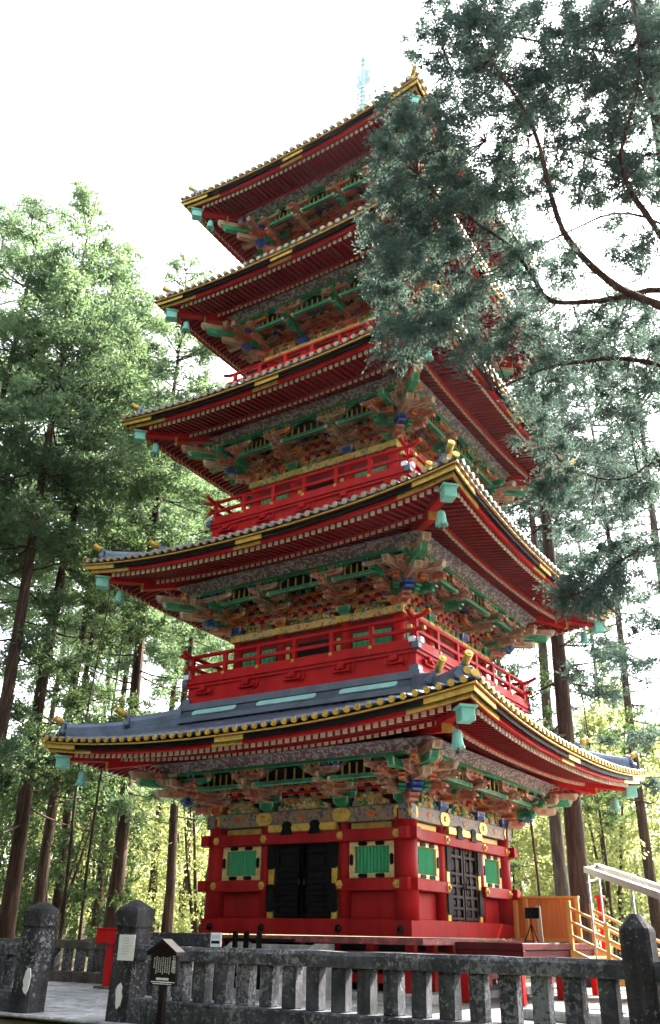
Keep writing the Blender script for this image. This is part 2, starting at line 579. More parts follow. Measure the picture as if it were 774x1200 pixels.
roofs = []
for i in range(5):
    R = RR[i]
    # ---- the tiled sheet (the roof itself): four sides, with the boarding underneath
    mb = MB()
    ns, no = 40, 10
    for k in range(4):
        M = Matrix.Rotation(k * PI / 2, 4, 'Z')
        vs_ = []; f = []
        for a in range(no + 1):
            ob = R - .03 + (OIN[i] - R + .03) * a / no
            for b in range(ns + 1):
                u = -1 + 2 * b / ns
                s = u * ob
                o = ob if a else max(ob - .10 * (1 - u * u), abs(s))
                vs_.append((s, -o, ztop(i, s, ob)))
        for a in range(no):
            for b in range(ns):
                q = a * (ns + 1) + b
                f.append((q, q + 1, q + ns + 2, q + ns + 1))
        mb.add(vs_, f, 0, M, True)
        # boarding above the rafters
        for (d0, d1, fn) in ((.30, 1.22, zfly), (1.14, R - 3.0, zbase)):
            vs_ = []; f = []
            for a in range(4):
                d = d0 + (d1 - d0) * a / 3
                for b in range(ns + 1):
                    u = -1 + 2 * b / ns
                    s = u * (R - d)
                    vs_.append((s, -(R - d), fn(i, s, d) + .046))
            for a in range(3):
                for b in range(ns):
                    q = a * (ns + 1) + b
                    f.append((q, q + ns + 1, q + ns + 2, q + 1))
            mb.add(vs_, f, 1, M)
    roof = obj('roof', (mb, ['tile_pan_shade', 'red_shade']), pagoda)
    roofs.append(roof)

    # ---- round tile rows and their gilt end discs
    sp = .235
    nrow = int((R - .12) / sp)
    others = MB(); odisc = MB()
    for q in range(-nrow, nrow + 1):
        s = q * sp
        oin = max(OIN[i] + .02, abs(s) + .06)
        path = []; fr = []
        nseg = 6
        o0 = oe(i, s) + .035
        if o0 - oin < .12:
            oin = o0 - .12
        for a in range(nseg + 1):
            o = o0 + (oin - o0) * a / nseg
            path.append((s, -o, ztop(i, s, min(o, R)) + .012))
            fr.append(((1, 0, 0), (0, 0, 1)))
        t = MB(); t.sweep(path, fr, half_round(.074, 6), 0, True)
        dm = MB()
        zc = ztop(i, s, R) + .022
        M = Matrix.Translation((s, -o0 - .004, zc)) @ Matrix.Rotation(PI / 2, 4, 'X')
        dm.lathe([(.062, -.035), (.062, .012), (.050, .014), (.044, .004), (.028, .004), (.022, .016), (.006, .018)], 12, mi=0, M=M, smooth=False)
        row_me = disc_me = None
        for k in range(4):
            if k < 2 and i < 2:
                row_me = row_me or t.mesh('tile_row', 'tile')
                obj('tile_row', row_me, roof, k * PI / 2)
            else:
                MM = Matrix.Rotation(k * PI / 2, 4, 'Z')
                others.add(t.v, t.f, 0, MM, True)
            if k < 2 and i < 3:
                disc_me = disc_me or dm.mesh('eave_disc', 'gold_plate' if i == 0 else 'disc_worn')
                obj('eave_disc', disc_me, roof, k * PI / 2)
            else:
                odisc.add(dm.v, dm.f, 0, Matrix.Rotation(k * PI / 2, 4, 'Z'))
    obj('tile_rows', (others, 'tile'), roof, kind='stuff')
    obj('eave_discs', (odisc, 'gold_plate' if i == 0 else 'disc_worn'), roof, kind='stuff')

    # ---- eave edge boards, four sides each
    for nm, d0, d1, z0, z1, mt in (('edge_tile_rim', .0, .035, .0, .028, 'gold'), ('eave_board', .075, .15, -.092, .004, 'black'),
                                   ('eave_board', .18, .25, -.158, -.06, 'red'), ('eave_beam', 1.13, 1.18, -.098, -.06, 'red')):
        b = MB(); eave_board(b, i, d0, d1, z0, z1)
        obj(nm, (rot_mb(b, range(4)), mt), roof)
    # underside closing between the boards and the tiles
    b = MB(); eave_board(b, i, .05, .34, .004, .03)
    obj('eave_closing_board', (rot_mb(b, range(4)), 'red_shade'), roof)

    # ---- gilt fittings on the eave boards: corners and middle
    def fitting(sa, sb, d0, z0, z1):
        b = MB(); eave_board(b, i, d0 - .012, d0 + .02, z0, z1, sa, sb, 10); return b
    for k in range(4):
        for sgn in (-1, 1):
            for (ln, d0, z0, z1) in ((.98, .075, -.099, .0), (1.28, .18, -.168, -.07)):
                hl = R - d0 + .012
                b = fitting(sgn * (hl - ln) if sgn > 0 else -hl, hl if sgn > 0 else -(hl - ln), d0, z0, z1)
                obj('gilt_corner_fitting', (b, 'gold_plate'), roof, k * PI / 2)
        b = fitting(-.36, .36, .075, -.099, .0); obj('gilt_middle_fitting', (b, 'gold_plate'), roof, k * PI / 2)
        b = fitting(-.50, .26, .18, -.166, -.085); obj('gilt_middle_fitting', (b, 'gold_plate'), roof, k * PI / 2)

    # ---- rafters
    ofly = MB(); obase = MB()
    nr = int((R - .62) / RAFT)
    for q in range(-nr, nr + 1):
        s = (q + .5) * RAFT
        if abs(s) > R - .6:
            continue
        for kind in (0, 1):
            d0 = .33 if kind == 0 else 1.2
            o0 = oe(i, s) - d0
            oin = max(R - 1.3 if kind == 0 else 3.2, abs(s) + .05)
            if o0 - oin < .04:
                continue
            fn = zfly if kind == 0 else zbase
            w, h = .078, .086
            t = MB()
            za, zb_ = fn(i, s, R - o0), fn(i, s, R - oin)
            vs_ = []
            for o, z in ((o0, za), (oin, zb_)):
                vs_ += [(s - w / 2, -o, z - h / 2), (s + w / 2, -o, z - h / 2), (s + w / 2, -o, z + h / 2), (s - w / 2, -o, z + h / 2)]
            t.add(vs_, [(0, 4, 5, 1), (1, 5, 6, 2), (3, 2, 6, 7), (0, 3, 7, 4), (4, 7, 6, 5)], 0)
            # pale end cap, a little proud
            e = .006
            cv = []
            for o in (o0 + .012, o0 - .02):
                cv += [(s - w / 2 - e, -o, za - h / 2 - e), (s + w / 2 + e, -o, za - h / 2 - e), (s + w / 2 + e, -o, za + h / 2), (s - w / 2 - e, -o, za + h / 2)]
            t.add(cv, [(0, 1, 2, 3), (0, 4, 5, 1), (1, 5, 6, 2), (3, 2, 6, 7), (0, 3, 7, 4)], 1)
            me = None
            for k in range(4):
                if k == 0 and i < 2:
                    me = me or t.mesh('rafter', ['red_shade', 'white_tip'])
                    obj('rafter', me, roof, 0)
                else:
                    tgt = ofly if kind == 0 else obase
                    b0 = len(tgt.v)
                    M = Matrix.Rotation(k * PI / 2, 4, 'Z')
                    tgt.v += [tuple(M @ Vector(p)) for p in t.v]
                    tgt.f += [tuple(b0 + a for a in f) for f in t.f]
                    tgt.m += t.m; tgt.sm += t.sm
    obj('rafters', (ofly, ['red_shade', 'white_tip']), roof, kind='stuff')
    obj('rafters', (obase, ['red_shade', 'white_tip']), roof, kind='stuff')

    # ---- hips: corner beams below, ridges above
    rect = lambda w, h, z: [(-w / 2, z - h), (w / 2, z - h), (w / 2, z), (-w / 2, z)]
    cb = MB()
    hs = [2.6 + (R - .42 - 2.6) * a / 12 for a in range(13)]
    cb.sweep([(h, -h, zfly(i, h, R - h) + .03 - (0 if h > R - 1.2 else .03)) for h in hs], [(DSIDE, Z3)] * 13, rect(.20, .22, .03))
    cbm = cb.mesh('corner_beam', 'red')
    lb = MB()
    hs = [2.6 + (R - 1.10 - 2.6) * a / 10 for a in range(11)]
    lb.sweep([(h, -h, zbase(i, h, R - h) - .05) for h in hs], [(DSIDE, Z3)] * 11, rect(.18, .16, .0))
    lbm = lb.mesh('corner_beam', 'red')
    gt = MB()
    h = R - 1.08
    gt.sweep([(h - .03, -h + .03, zbase(i, h, R - h) - .045), (h + .01, -h - .01, zbase(i, h, R - h) - .045)], [(DSIDE, Z3)] * 2, rect(.19, .17, .0))
    gtm = gt.mesh('gilt_beam_tip', 'gold_plate')
    # copper cap box on the upper corner beam
    cp = MB()
    h = R - .40
    zc = zfly(i, h, R - h) - .20
    MD = Matrix.Translation((h, -h, zc)) @ Matrix.Rotation(-PI / 4, 4, 'Z')
    cp.bbox((0, 0, 0), (.30, .25, .24), .012, 0, MD)
    cp.bbox((0, 0, .13), (.38, .33, .05), .015, 0, MD)
    cpm = cp.mesh('copper_cap', 'verdigris')
    # ridges
    hm = R - 1.35
    rd = MB()
    prof = [(-.15, -.08), (-.15, .10), (-.12, .12), (-.12, .20), (-.09, .26), (0, .29), (.09, .26), (.12, .20), (.12, .12), (.15, .10), (.15, -.08)]
    prof = [(x * 1.35, z * 1.6 if z > 0 else z) for x, z in prof][::-1]
    hs = [OIN[i] - .02 + (hm - OIN[i] + .02) * a / 10 for a in range(11)]
    rd.sweep([(h, -h, ztop(i, h, h) + .0) for h in hs], [(DSIDE, Z3)] * 11, prof, 0, False)
    rdm = rd.mesh('hip_ridge', 'tile')
    r2 = MB()
    prof2 = [(a * .9, b * .82) for a, b in prof]
    hs = [hm - .02 + (R - .36 - hm) * a / 8 for a in range(9)]
    r2.sweep([(h, -h, ztop(i, h, h) + .0) for h in hs], [(DSIDE, Z3)] * 9, prof2, 0, False)
    r2m = r2.mesh('hip_ridge', 'tile')
    # ridge end face and the raised round tile with a gilt disc
    def horn(h, zoff, big):
        m = MB()
        base = Vector((h, -h, ztop(i, h, h) + zoff))
        d = (DIAG * math.cos(R_(28)) + Z3 * math.sin(R_(28)))
        a = base - DIAG * .16 - Z3 * .05
        e = base + d * (.34 if big else .26)
        m.tube([a, base, base.lerp(e, .3)], [.065, .07, .07], 10, 0)
        m.tube([base.lerp(e, .22), base.lerp(e, .6), e], [.072, .072, .075], 10, 1)
        m.tube([e - d * .02, e + d * .02], [.078, .078], 12, 1)
        m.tube([e + d * .018, e + d * .03], [.045, .03], 10, 1)
        # curled end ornament below
        w = .20 if big else .15
        M = Matrix.Translation(base + Vector((0, 0, -.15))) @ Matrix.Rotation(-PI / 4, 4, 'Z')
        m.bbox((.02, 0, 0), (.10, w * 2, .22), .03, 0, M)
        for sg in (-1, 1):
            m.tube([M @ Vector((-.04, sg * w, -.06)), M @ Vector((.10, sg * w, -.06))], .075, 10, 0)
        c1 = base + Vector((0, 0, -.13)) + DIAG * .075
        m.tube([c1, c1 + DIAG * .03], [.07, .07], 12, 1)
        return m.mesh('ridge_end', ['tile', 'gold_plate'])
    h1 = horn(hm + .0, .46, True)
    h2 = horn(R - .34, .36, False)
    # plain gilt round tile on the very corner
    m = MB()
    c0 = Vector((R - .10, -R + .10, ztop(i, R, R) + .05))
    d = (DIAG + Z3 * .35).normalized()
    m.tube([c0 - d * .2, c0 + d * .10], .06, 10, 0)
    m.tube([c0 + d * .095, c0 + d * .125], .078, 12, 1)
    ctm = m.mesh('corner_tile', ['tile', 'gold_plate'])
    for k in range(4):
        a = k * PI / 2
        obj('corner_beam', cbm, roof, a); obj('corner_beam', lbm, roof, a); obj('gilt_beam_tip', gtm, roof, a)
        obj('copper_cap', cpm, roof, a)
        obj('hip_ridge', rdm, roof, a); obj('hip_ridge', r2m, roof, a)
        obj('ridge_end', h1, roof, a); obj('ridge_end', h2, roof, a); obj('corner_tile', ctm, roof, a)

# ------------------------------------------------------------------ wind bells, hung at the corners
bm_ = MB()
prof = [(.02, .0), (.035, -.01), (.075, -.03), (.088, -.09), (.094, -.18), (.108, -.26), (.122, -.30)]
bm_.lathe(prof, 16)
bell_me = bm_.mesh('bell', 'verdigris')
b = MB(); b.tube([(0, 0, .10), (0, 0, -.005)], .008, 6); link_me = b.mesh('hanger', 'iron')
b = MB(); b.tube([(0, 0, -.28), (0, 0, -.40)], .006, 6); b.lathe([(.01, -.37), (.035, -.38), (.035, -.41), (.01, -.42)], 10); clap_me = b.mesh('clapper', 'iron')
b = MB()
for k in range(8):
    an = 2 * PI * k / 8
    M = Matrix.Rotation(an, 4, 'Z') @ Matrix.Translation((.117, 0, -.30))
    b.prism([(-.006, .01), (.008, .01), (.014, -.03), (-.002, -.03)], .055, 0, M)
rim_me = b.mesh('scalloped_rim', 'verdigris')
STO = ['lowest', 'second', 'third', 'fourth', 'topmost']
SIDE = ['front', 'right', 'back', 'left']
for i in range(5):
    for k, cn in ((0, 'front'), (1, 'right'), (3, 'left')):
        h = RR[i] - .72
        M = Matrix.Rotation(k * PI / 2, 4, 'Z')
        loc = M @ Vector((h, -h, zfly(i, h, RR[i] - h) - .36))
        w = empty('wind_bell', loc)
        obj('bell', bell_me, w); obj('hanger', link_me, w); obj('clapper', clap_me, w); obj('scalloped_rim', rim_me, w, kind='stuff')
        tag(w, f'turquoise wind bell hanging at the {cn} corner of the {STO[i]} roof', 'bell', 'wind bells under the roof corners')

# ------------------------------------------------------------------ carved pieces shared by the bracket sets
def piece_block():
    m = MB()
    vs_ = [(-.31, -.31, -.5), (.31, -.31, -.5), (.31, .31, -.5), (-.31, .31, -.5)]
    vs_ += [(-.5, -.5, -.02), (.5, -.5, -.02), (.5, .5, -.02), (-.5, .5, -.02)]
    vs_ += [(-.5, -.5, .5), (.5, -.5, .5), (.5, .5, .5), (-.5, .5, .5)]
    f = [(3, 2, 1, 0), (8, 9, 10, 11)]
    for r in (0, 4):
        for k in range(4):
            j = (k + 1) % 4
            f.append((r + k, r + j, r + 4 + j, r + 4 + k))
    return m.add(vs_, f)
def piece_arm():
    """boat-shaped arm along x, unit length, unit height, unit thickness"""
    pr = [(-.5, .5), (-.5, .05), (-.47, -.18), (-.41, -.36), (-.33, -.5), (.33, -.5), (.41, -.36), (.47, -.18), (.5, .05), (.5, .5)]
    return MB().prism(pr, 1.0)
def piece_tail():
    """long sloping tail along -y from 0 to -1, tip cut on the slant, slightly curved"""
    pr = [(0, .5), (.35, .40), (.7, .42), (1.0, .62), (1.02, .40), (.98, -.45), (.7, -.58), (.35, -.60), (0, -.5)]
    m = MB(); m.prism(pr, 1.0, 0, Matrix.Rotation(-PI / 2, 4, 'Z'))
    return m
def piece_nose():
    """carved beast-head beam nose along -y"""
    pr = [(0, .42), (.22, .56), (.36, .44), (.46, .62), (.58, .50), (.66, .30), (.86, .26), (1.0, .05), (.98, -.14), (.84, -.12),
          (.74, -.22), (.86, -.34), (.80, -.48), (.58, -.46), (.42, -.34), (.26, -.52), (0, -.45)]
    m = MB(); m.prism(pr, .72, 0, Matrix.Rotation(-PI / 2, 4, 'Z'))
    # cheeks and curl
    for sg in (-1, 1):
        for (a, b, r) in ((.40, .20, .17), (.16, .1, .2), (.70, .05, .12)):
            M = Matrix.Translation((sg * .36, -a, b))
            m.lathe([(.02, -.08), (r, -.04), (r * .8, .05), (.02, .1)], 8, M=M @ Matrix.Rotation(sg * PI / 2, 4, 'Y'))
    return m
PIECE = {'bearing_block': piece_block(), 'bracket_arm': piece_arm(), 'tail_rafter': piece_tail(), 'carved_nose': piece_nose()}
PM = {}
def piece_mesh(kind, mat):
    if (kind, mat) not in PM:
        PM[(kind, mat)] = PIECE[kind].mesh(kind, mat)
    return PM[(kind, mat)]
def TS(x, y, z, sx, sy, sz, rz=0.0, rx=0.0):
    return Matrix.Translation((x, y, z)) @ Matrix.Rotation(rz, 4, 'Z') @ Matrix.Rotation(rx, 4, 'X') @ Matrix.Diagonal((sx, sy, sz, 1))

def set_pieces(corner, rg, i):
    """placements of one bracket set around its post head; z from the top of the head beam"""
    out = []
    arms = ['p_peach', 'p_green', 'p_orange', 'p_peach', 'p_wood', 'p_orange', 'p_peach', 'p_wood']
    blk = ['p_blue', 'p_green', 'p_peach', 'p_orange', 'p_wood', 'p_peach']
    dirs = [0.0] if not corner else [0.0, PI / 2]
    out.append(('bearing_block', rg.choice(['p_green', 'p_blue', 'p_orange']), TS(0, 0, .10, .36, .36, .20)))
    step = .272
    rise = ((-.62 if i < 2 else -.52) + (1.54 if i == 1 else 1.43) - .415) / 3
    for rz in dirs:
        Rm = Matrix.Rotation(rz, 4, 'Z')
        for k in range(4):
            y = -(.04 + step * k); z = .245 + rise * k
            L = (.72, .90, .96, .86)[k]
            xo = 0
            if corner and k:
                # arms of a corner set run on past the corner
                xo = step * k * .5 * (1 if rz == 0 else -1); L += step * k
            out.append(('bracket_arm', rg.choice(arms), Rm @ TS(xo, y, z, L, .13, .12)))
            for q in ((-.5, 0, .5) if k < 3 else (-.5, -.17, .17, .5)):
                out.append(('bearing_block', rg.choice(blk), Rm @ TS(xo + q * (L - .16), y, z + .115, .165, .17, .105)))
            if k:
                out.append(('bracket_arm', rg.choice(arms), Rm @ TS(0, y / 2 - .06, z - .125, abs(y) + .30, .12, .11, PI / 2)))
        out.append(('carved_nose', rg.choice(['p_peach', 'p_peach', 'p_green', 'p_wood']), Rm @ TS(0, -.50, .30, .17, .46, .24)))
        out.append(('carved_nose', rg.choice(['p_green', 'p_wood', 'p_peach']), Rm @ TS(0, -.80, .52, .15, .44, .22)))
        if not corner:
            out.append(('tail_rafter', rg.choice(['p_wood', 'p_green', 'p_peach']), Rm @ TS(0, -.30, .54, .12, .84, .13, 0, R_(5))))
    if corner:
        d = PI / 4
        for (z0, L, mt, rx) in ((.42, 1.50, 'p_wood', 0), (.64, 1.95, 'p_green', 0), (.80, 2.12, 'p_wood', 0)):
            out.append(('tail_rafter', mt, Matrix.Rotation(d, 4, 'Z') @ TS(0, 0, z0, .17, L, .15, 0, R_(rx))))
        for (z0, y0, mt) in ((.12, -.20, 'p_peach'), (.28, -.46, 'p_blue'), (.52, -.72, 'p_peach'), (.72, -.90, 'p_green')):
            out.append(('carved_nose', mt, Matrix.Rotation(d, 4, 'Z') @ TS(0, y0, z0, .26, .46, .26)))
        for q_ in (-1, 1):
            for (z0, y0, mt) in ((.28, -.34, 'p_green'), (.46, -.56, 'p_orange'), (.62, -.74, 'p_blue')):
                out.append(('carved_nose', mt, Matrix.Rotation(d + q_ * .30, 4, 'Z') @ TS(q_ * .05, y0, z0, .18, .40, .20)))
        # side tails that stick out past the corner on each side
        for sgn, off in ((0, .0),):
            for rz, xo in ((0.0, .42), (PI / 2, -.42)):
                Rm = Matrix.Rotation(rz, 4, 'Z')
                out.append(('tail_rafter', rg.choice(['p_wood', 'p_wood', 'p_green']), Rm @ TS(xo, -.30, .60, .14, 1.06, .14, 0, R_(1))))
    return out

def place_set(i, M, corner, split, rg):
    pcs = set_pieces(corner, rg, i)
    if split:
        k0, m0, M0 = pcs[0]
        root = obj('bracket_set', piece_mesh(k0, m0), pagoda)
        root.matrix_world = M @ M0
        inv = (M @ M0).inverted()
        for k_, mt, Mp in pcs[1:]:
            o = obj(k_, piece_mesh(k_, mt), root)
            o.matrix_basis = inv @ (M @ Mp)
    else:
        names = []; m = MB()
        for k_, mt, Mp in pcs:
            if mt not in names: names.append(mt)
            src = PIECE[k_]; b0 = len(m.v); MM = M @ Mp
            m.v += [tuple(MM @ Vector(p)) for p in src.v]
            m.f += [tuple(b0 + a for a in f) for f in src.f]
            m.m += [names.index(mt)] * len(src.f); m.sm += src.sm
        obj('bracket_set', (m, names), pagoda)

POST = [-1, -.40, .40, 1]
for i in range(5):
    B = BW[i]
    zb0 = ZT[i] - (1.54 if i == 1 else 1.43)
    # core behind the brackets with gap shade put into its colour, closing ceiling, cove
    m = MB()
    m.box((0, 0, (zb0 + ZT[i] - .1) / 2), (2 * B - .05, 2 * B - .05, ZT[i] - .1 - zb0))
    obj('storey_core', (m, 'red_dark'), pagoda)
    cv = MB()
    oc0, oc1 = (B + .95, B + 1.22) if i < 2 else (B + .88, B + 1.10)
    z0, z1 = (ZT[i] - .58, ZT[i] - .40) if i < 2 else (ZT[i] - .48, ZT[i] - .27)
    vs_ = []; f = []
    for t_ in range(4):
        u = t_ / 3
        o = oc0 + (oc1 - oc0) * (1 - math.cos(u * PI / 2)); z = z0 + (z1 - z0) * math.sin(u * PI / 2)
        vs_ += [(-o, -o, z), (o, -o, z)]
    for t_ in range(3):
        f.append((2 * t_, 2 * t_ + 1, 2 * t_ + 3, 2 * t_ + 2))
    cv.add(vs_, f)
    # flat ceiling between wall and outer purlin
    cv.add([(-oc0, -oc0, z0), (oc0, -oc0, z0), (B - .05, -B + .05, z0), (-B + .05, -B + .05, z0)], [(0, 1, 2, 3)])
    for k in range(4):
        obj('cove', (cv, 'cove_pattern'), pagoda, k * PI / 2)
    # outer purlin and the long green beam under the cusped openings
    m = MB(); m.bbox((0, -(B + .90), z0 - .03), (2 * B + 1.86, .11, .075), .01)
    me = m.mesh('purlin', 'p_green')
    for k in range(4):
        obj('purlin', me, pagoda, k * PI / 2)
    for k in range(4):
        M0 = Matrix.Rotation(k * PI / 2, 4, 'Z')
        vis = k < 2
        # bracket sets: two middle ones on each side, one on each corner
        for pz in (1, 2, 3):
            s = POST[pz] * B
            rg = random.Random(100 * i + 10 * k + pz)
            M = M0 @ Matrix.Translation((s, -B, zb0))
            split = i < 3 and (vis and True)
            if not vis and pz != 3:
                split = False
            if k == 3 and pz == 3:
                split = i < 3           # corner between left and front
            place_set(i, M, pz == 3, split, rg)
        # wall rows of beams with little blocks between the posts
        bays = [(-B + .26, -.40 * B - .22), (-.40 * B + .22, .40 * B - .22), (.40 * B + .22, B - .26)]
        hid = MB()
        for (a, b) in bays:
            for r in range(5):
                z = zb0 + (.24 if i == 0 else .16) + .125 * r
                o = B + .03 + .03 * r
                m = MB(); m.bbox(((a + b) / 2, -o, z), (b - a + .3, .09, .06), .006)
                if vis and i < 3:
                    obj('wall_beam', (m, ['p_orange', 'red'][r % 2]), pagoda, k * PI / 2)
                else:
                    hid.v, hid.f, hid.m, hid.sm = hid.v + m.v, hid.f + [tuple(len(hid.v) + q for q in f_) for f_ in m.f], hid.m + m.m, hid.sm + m.sm
                nb = max(2, int((b - a) / .26))
                for q in range(nb):
                    x = a + (b - a) * (q + .5 + .5 * (r % 2) - .25) / nb
                    Mx = TS(x, -o - .012, z + .066, .135, .12, .075)
                    if vis and i < 3:
                        oo = obj('wall_block', piece_mesh('bearing_block', ['p_blue', 'p_green', 'p_peach', 'p_wood', 'p_orange'][(q + 2 * r + i) % 5]), pagoda)
                        oo.matrix_basis = M0 @ Mx
                    else:
                        hid.add(PIECE['bearing_block'].v, PIECE['bearing_block'].f, 0, Mx)
            # frog-leg carving at the bottom of the bay
            w = (b - a)
            c0 = (a + b) / 2
            hh = .26 if i == 0 else .15
            pr = [(c0 - w * .46, 0), (c0 - w * .44, hh * .35), (c0 - w * .30, hh * .5), (c0 - w * .22, hh * .9), (c0 - w * .08, hh * .85), (c0, hh * 1.05),
                  (c0 + w * .08, hh * .85), (c0 + w * .22, hh * .9), (c0 + w * .30, hh * .5), (c0 + w * .44, hh * .35), (c0 + w * .46, 0)]
            fm = MB(); fm.prism([(x, z) for x, z in pr][::-1], .10, 0, Matrix.Translation((0, -B - .07, zb0 + .004)))
            if vis:
                fo = obj('frog_leg_carving', (fm, 'carving'), pagoda, k * PI / 2)
                rg = random.Random(i * 31 + k * 7 + int(c0 * 10))
                cm = MB()
                for q in range(16):
                    x = c0 + rg.uniform(-.38, .38) * w; z = zb0 + rg.uniform(.03, .2 if i == 0 else .12)
                    r = rg.uniform(.025, .055)
                    cm.lathe([(r * .2, -r), (r, -r * .3), (r * .9, r * .4), (r * .2, r)], 7, mi=q % 3, M=Matrix.Translation((x, -B - .12, z)) @ Matrix.Rotation(rg.uniform(0, 3), 4, 'Y') @ Matrix.Rotation(rg.uniform(0, 3), 4, 'X') @ Matrix.Diagonal((1.0, 1.0, 1.6, 1)))
                obj('animal_carving', (cm, ['gold', 'p_wood', 'p_green'] if i == 0 else ['p_green', 'p_orange', 'gold']), fo, kind='stuff')
        if hid.v:
            obj('wall_beams', (hid, 'p_orange'), pagoda, k * PI / 2, kind='stuff')
        # cusped openings with gilt bars over the green sill beams, on the outer plane
        if vis:
            o = B + .84
            for (a, b) in ((-.40 * B + .28, .40 * B - .28), (.40 * B + .30, B - .14), (-B + .14, -.40 * B - .30)):
                w = b - a; c0 = (a + b) / 2
                zz = ZT[i] - 1.0; hh = .32 if i < 2 else .40
                pr = [(-.5, 0), (-.5, .35), (-.40, .55), (-.30, .62), (-.22, .85), (0, 1.0), (.22, .85), (.30, .62), (.40, .55), (.5, .35), (.5, 0)]
                m = MB(); m.prism([(c0 + x * w, zz + .08 + z * hh) for x, z in pr][::-1], .03, 0, Matrix.Translation((0, -o + .05, 0)))
                op = obj('cusped_opening', (m, 'black'), pagoda, k * PI / 2)
                m = MB(); m.bbox((c0, -o - .01, zz + .035), (w + .34, .12, .085), .008)
                obj('sill_beam', (m, 'p_green'), op, k * PI / 2 * 0)
                nb = 5 if w > .8 else 4
                for q in range(nb):
                    x = c0 + w * (-.34 + .68 * q / (nb - 1))
                    m = MB(); m.bbox((x, -o + .005, zz + .08 + .12), (.035, .03, .24), .004)
                    obj('gilt_bar', (m, 'gold_plate'), op)
                # lobed frame over the opening
                fr = [(c0 + x * w * 1.06, zz + .08 + z * hh * 1.05, ) for x, z in pr]
                m = MB()
                m.tube([(x, -o + .02, z) for x, z in fr], .022, 6)
                obj('cusped_frame', (m, 'p_green'), op)

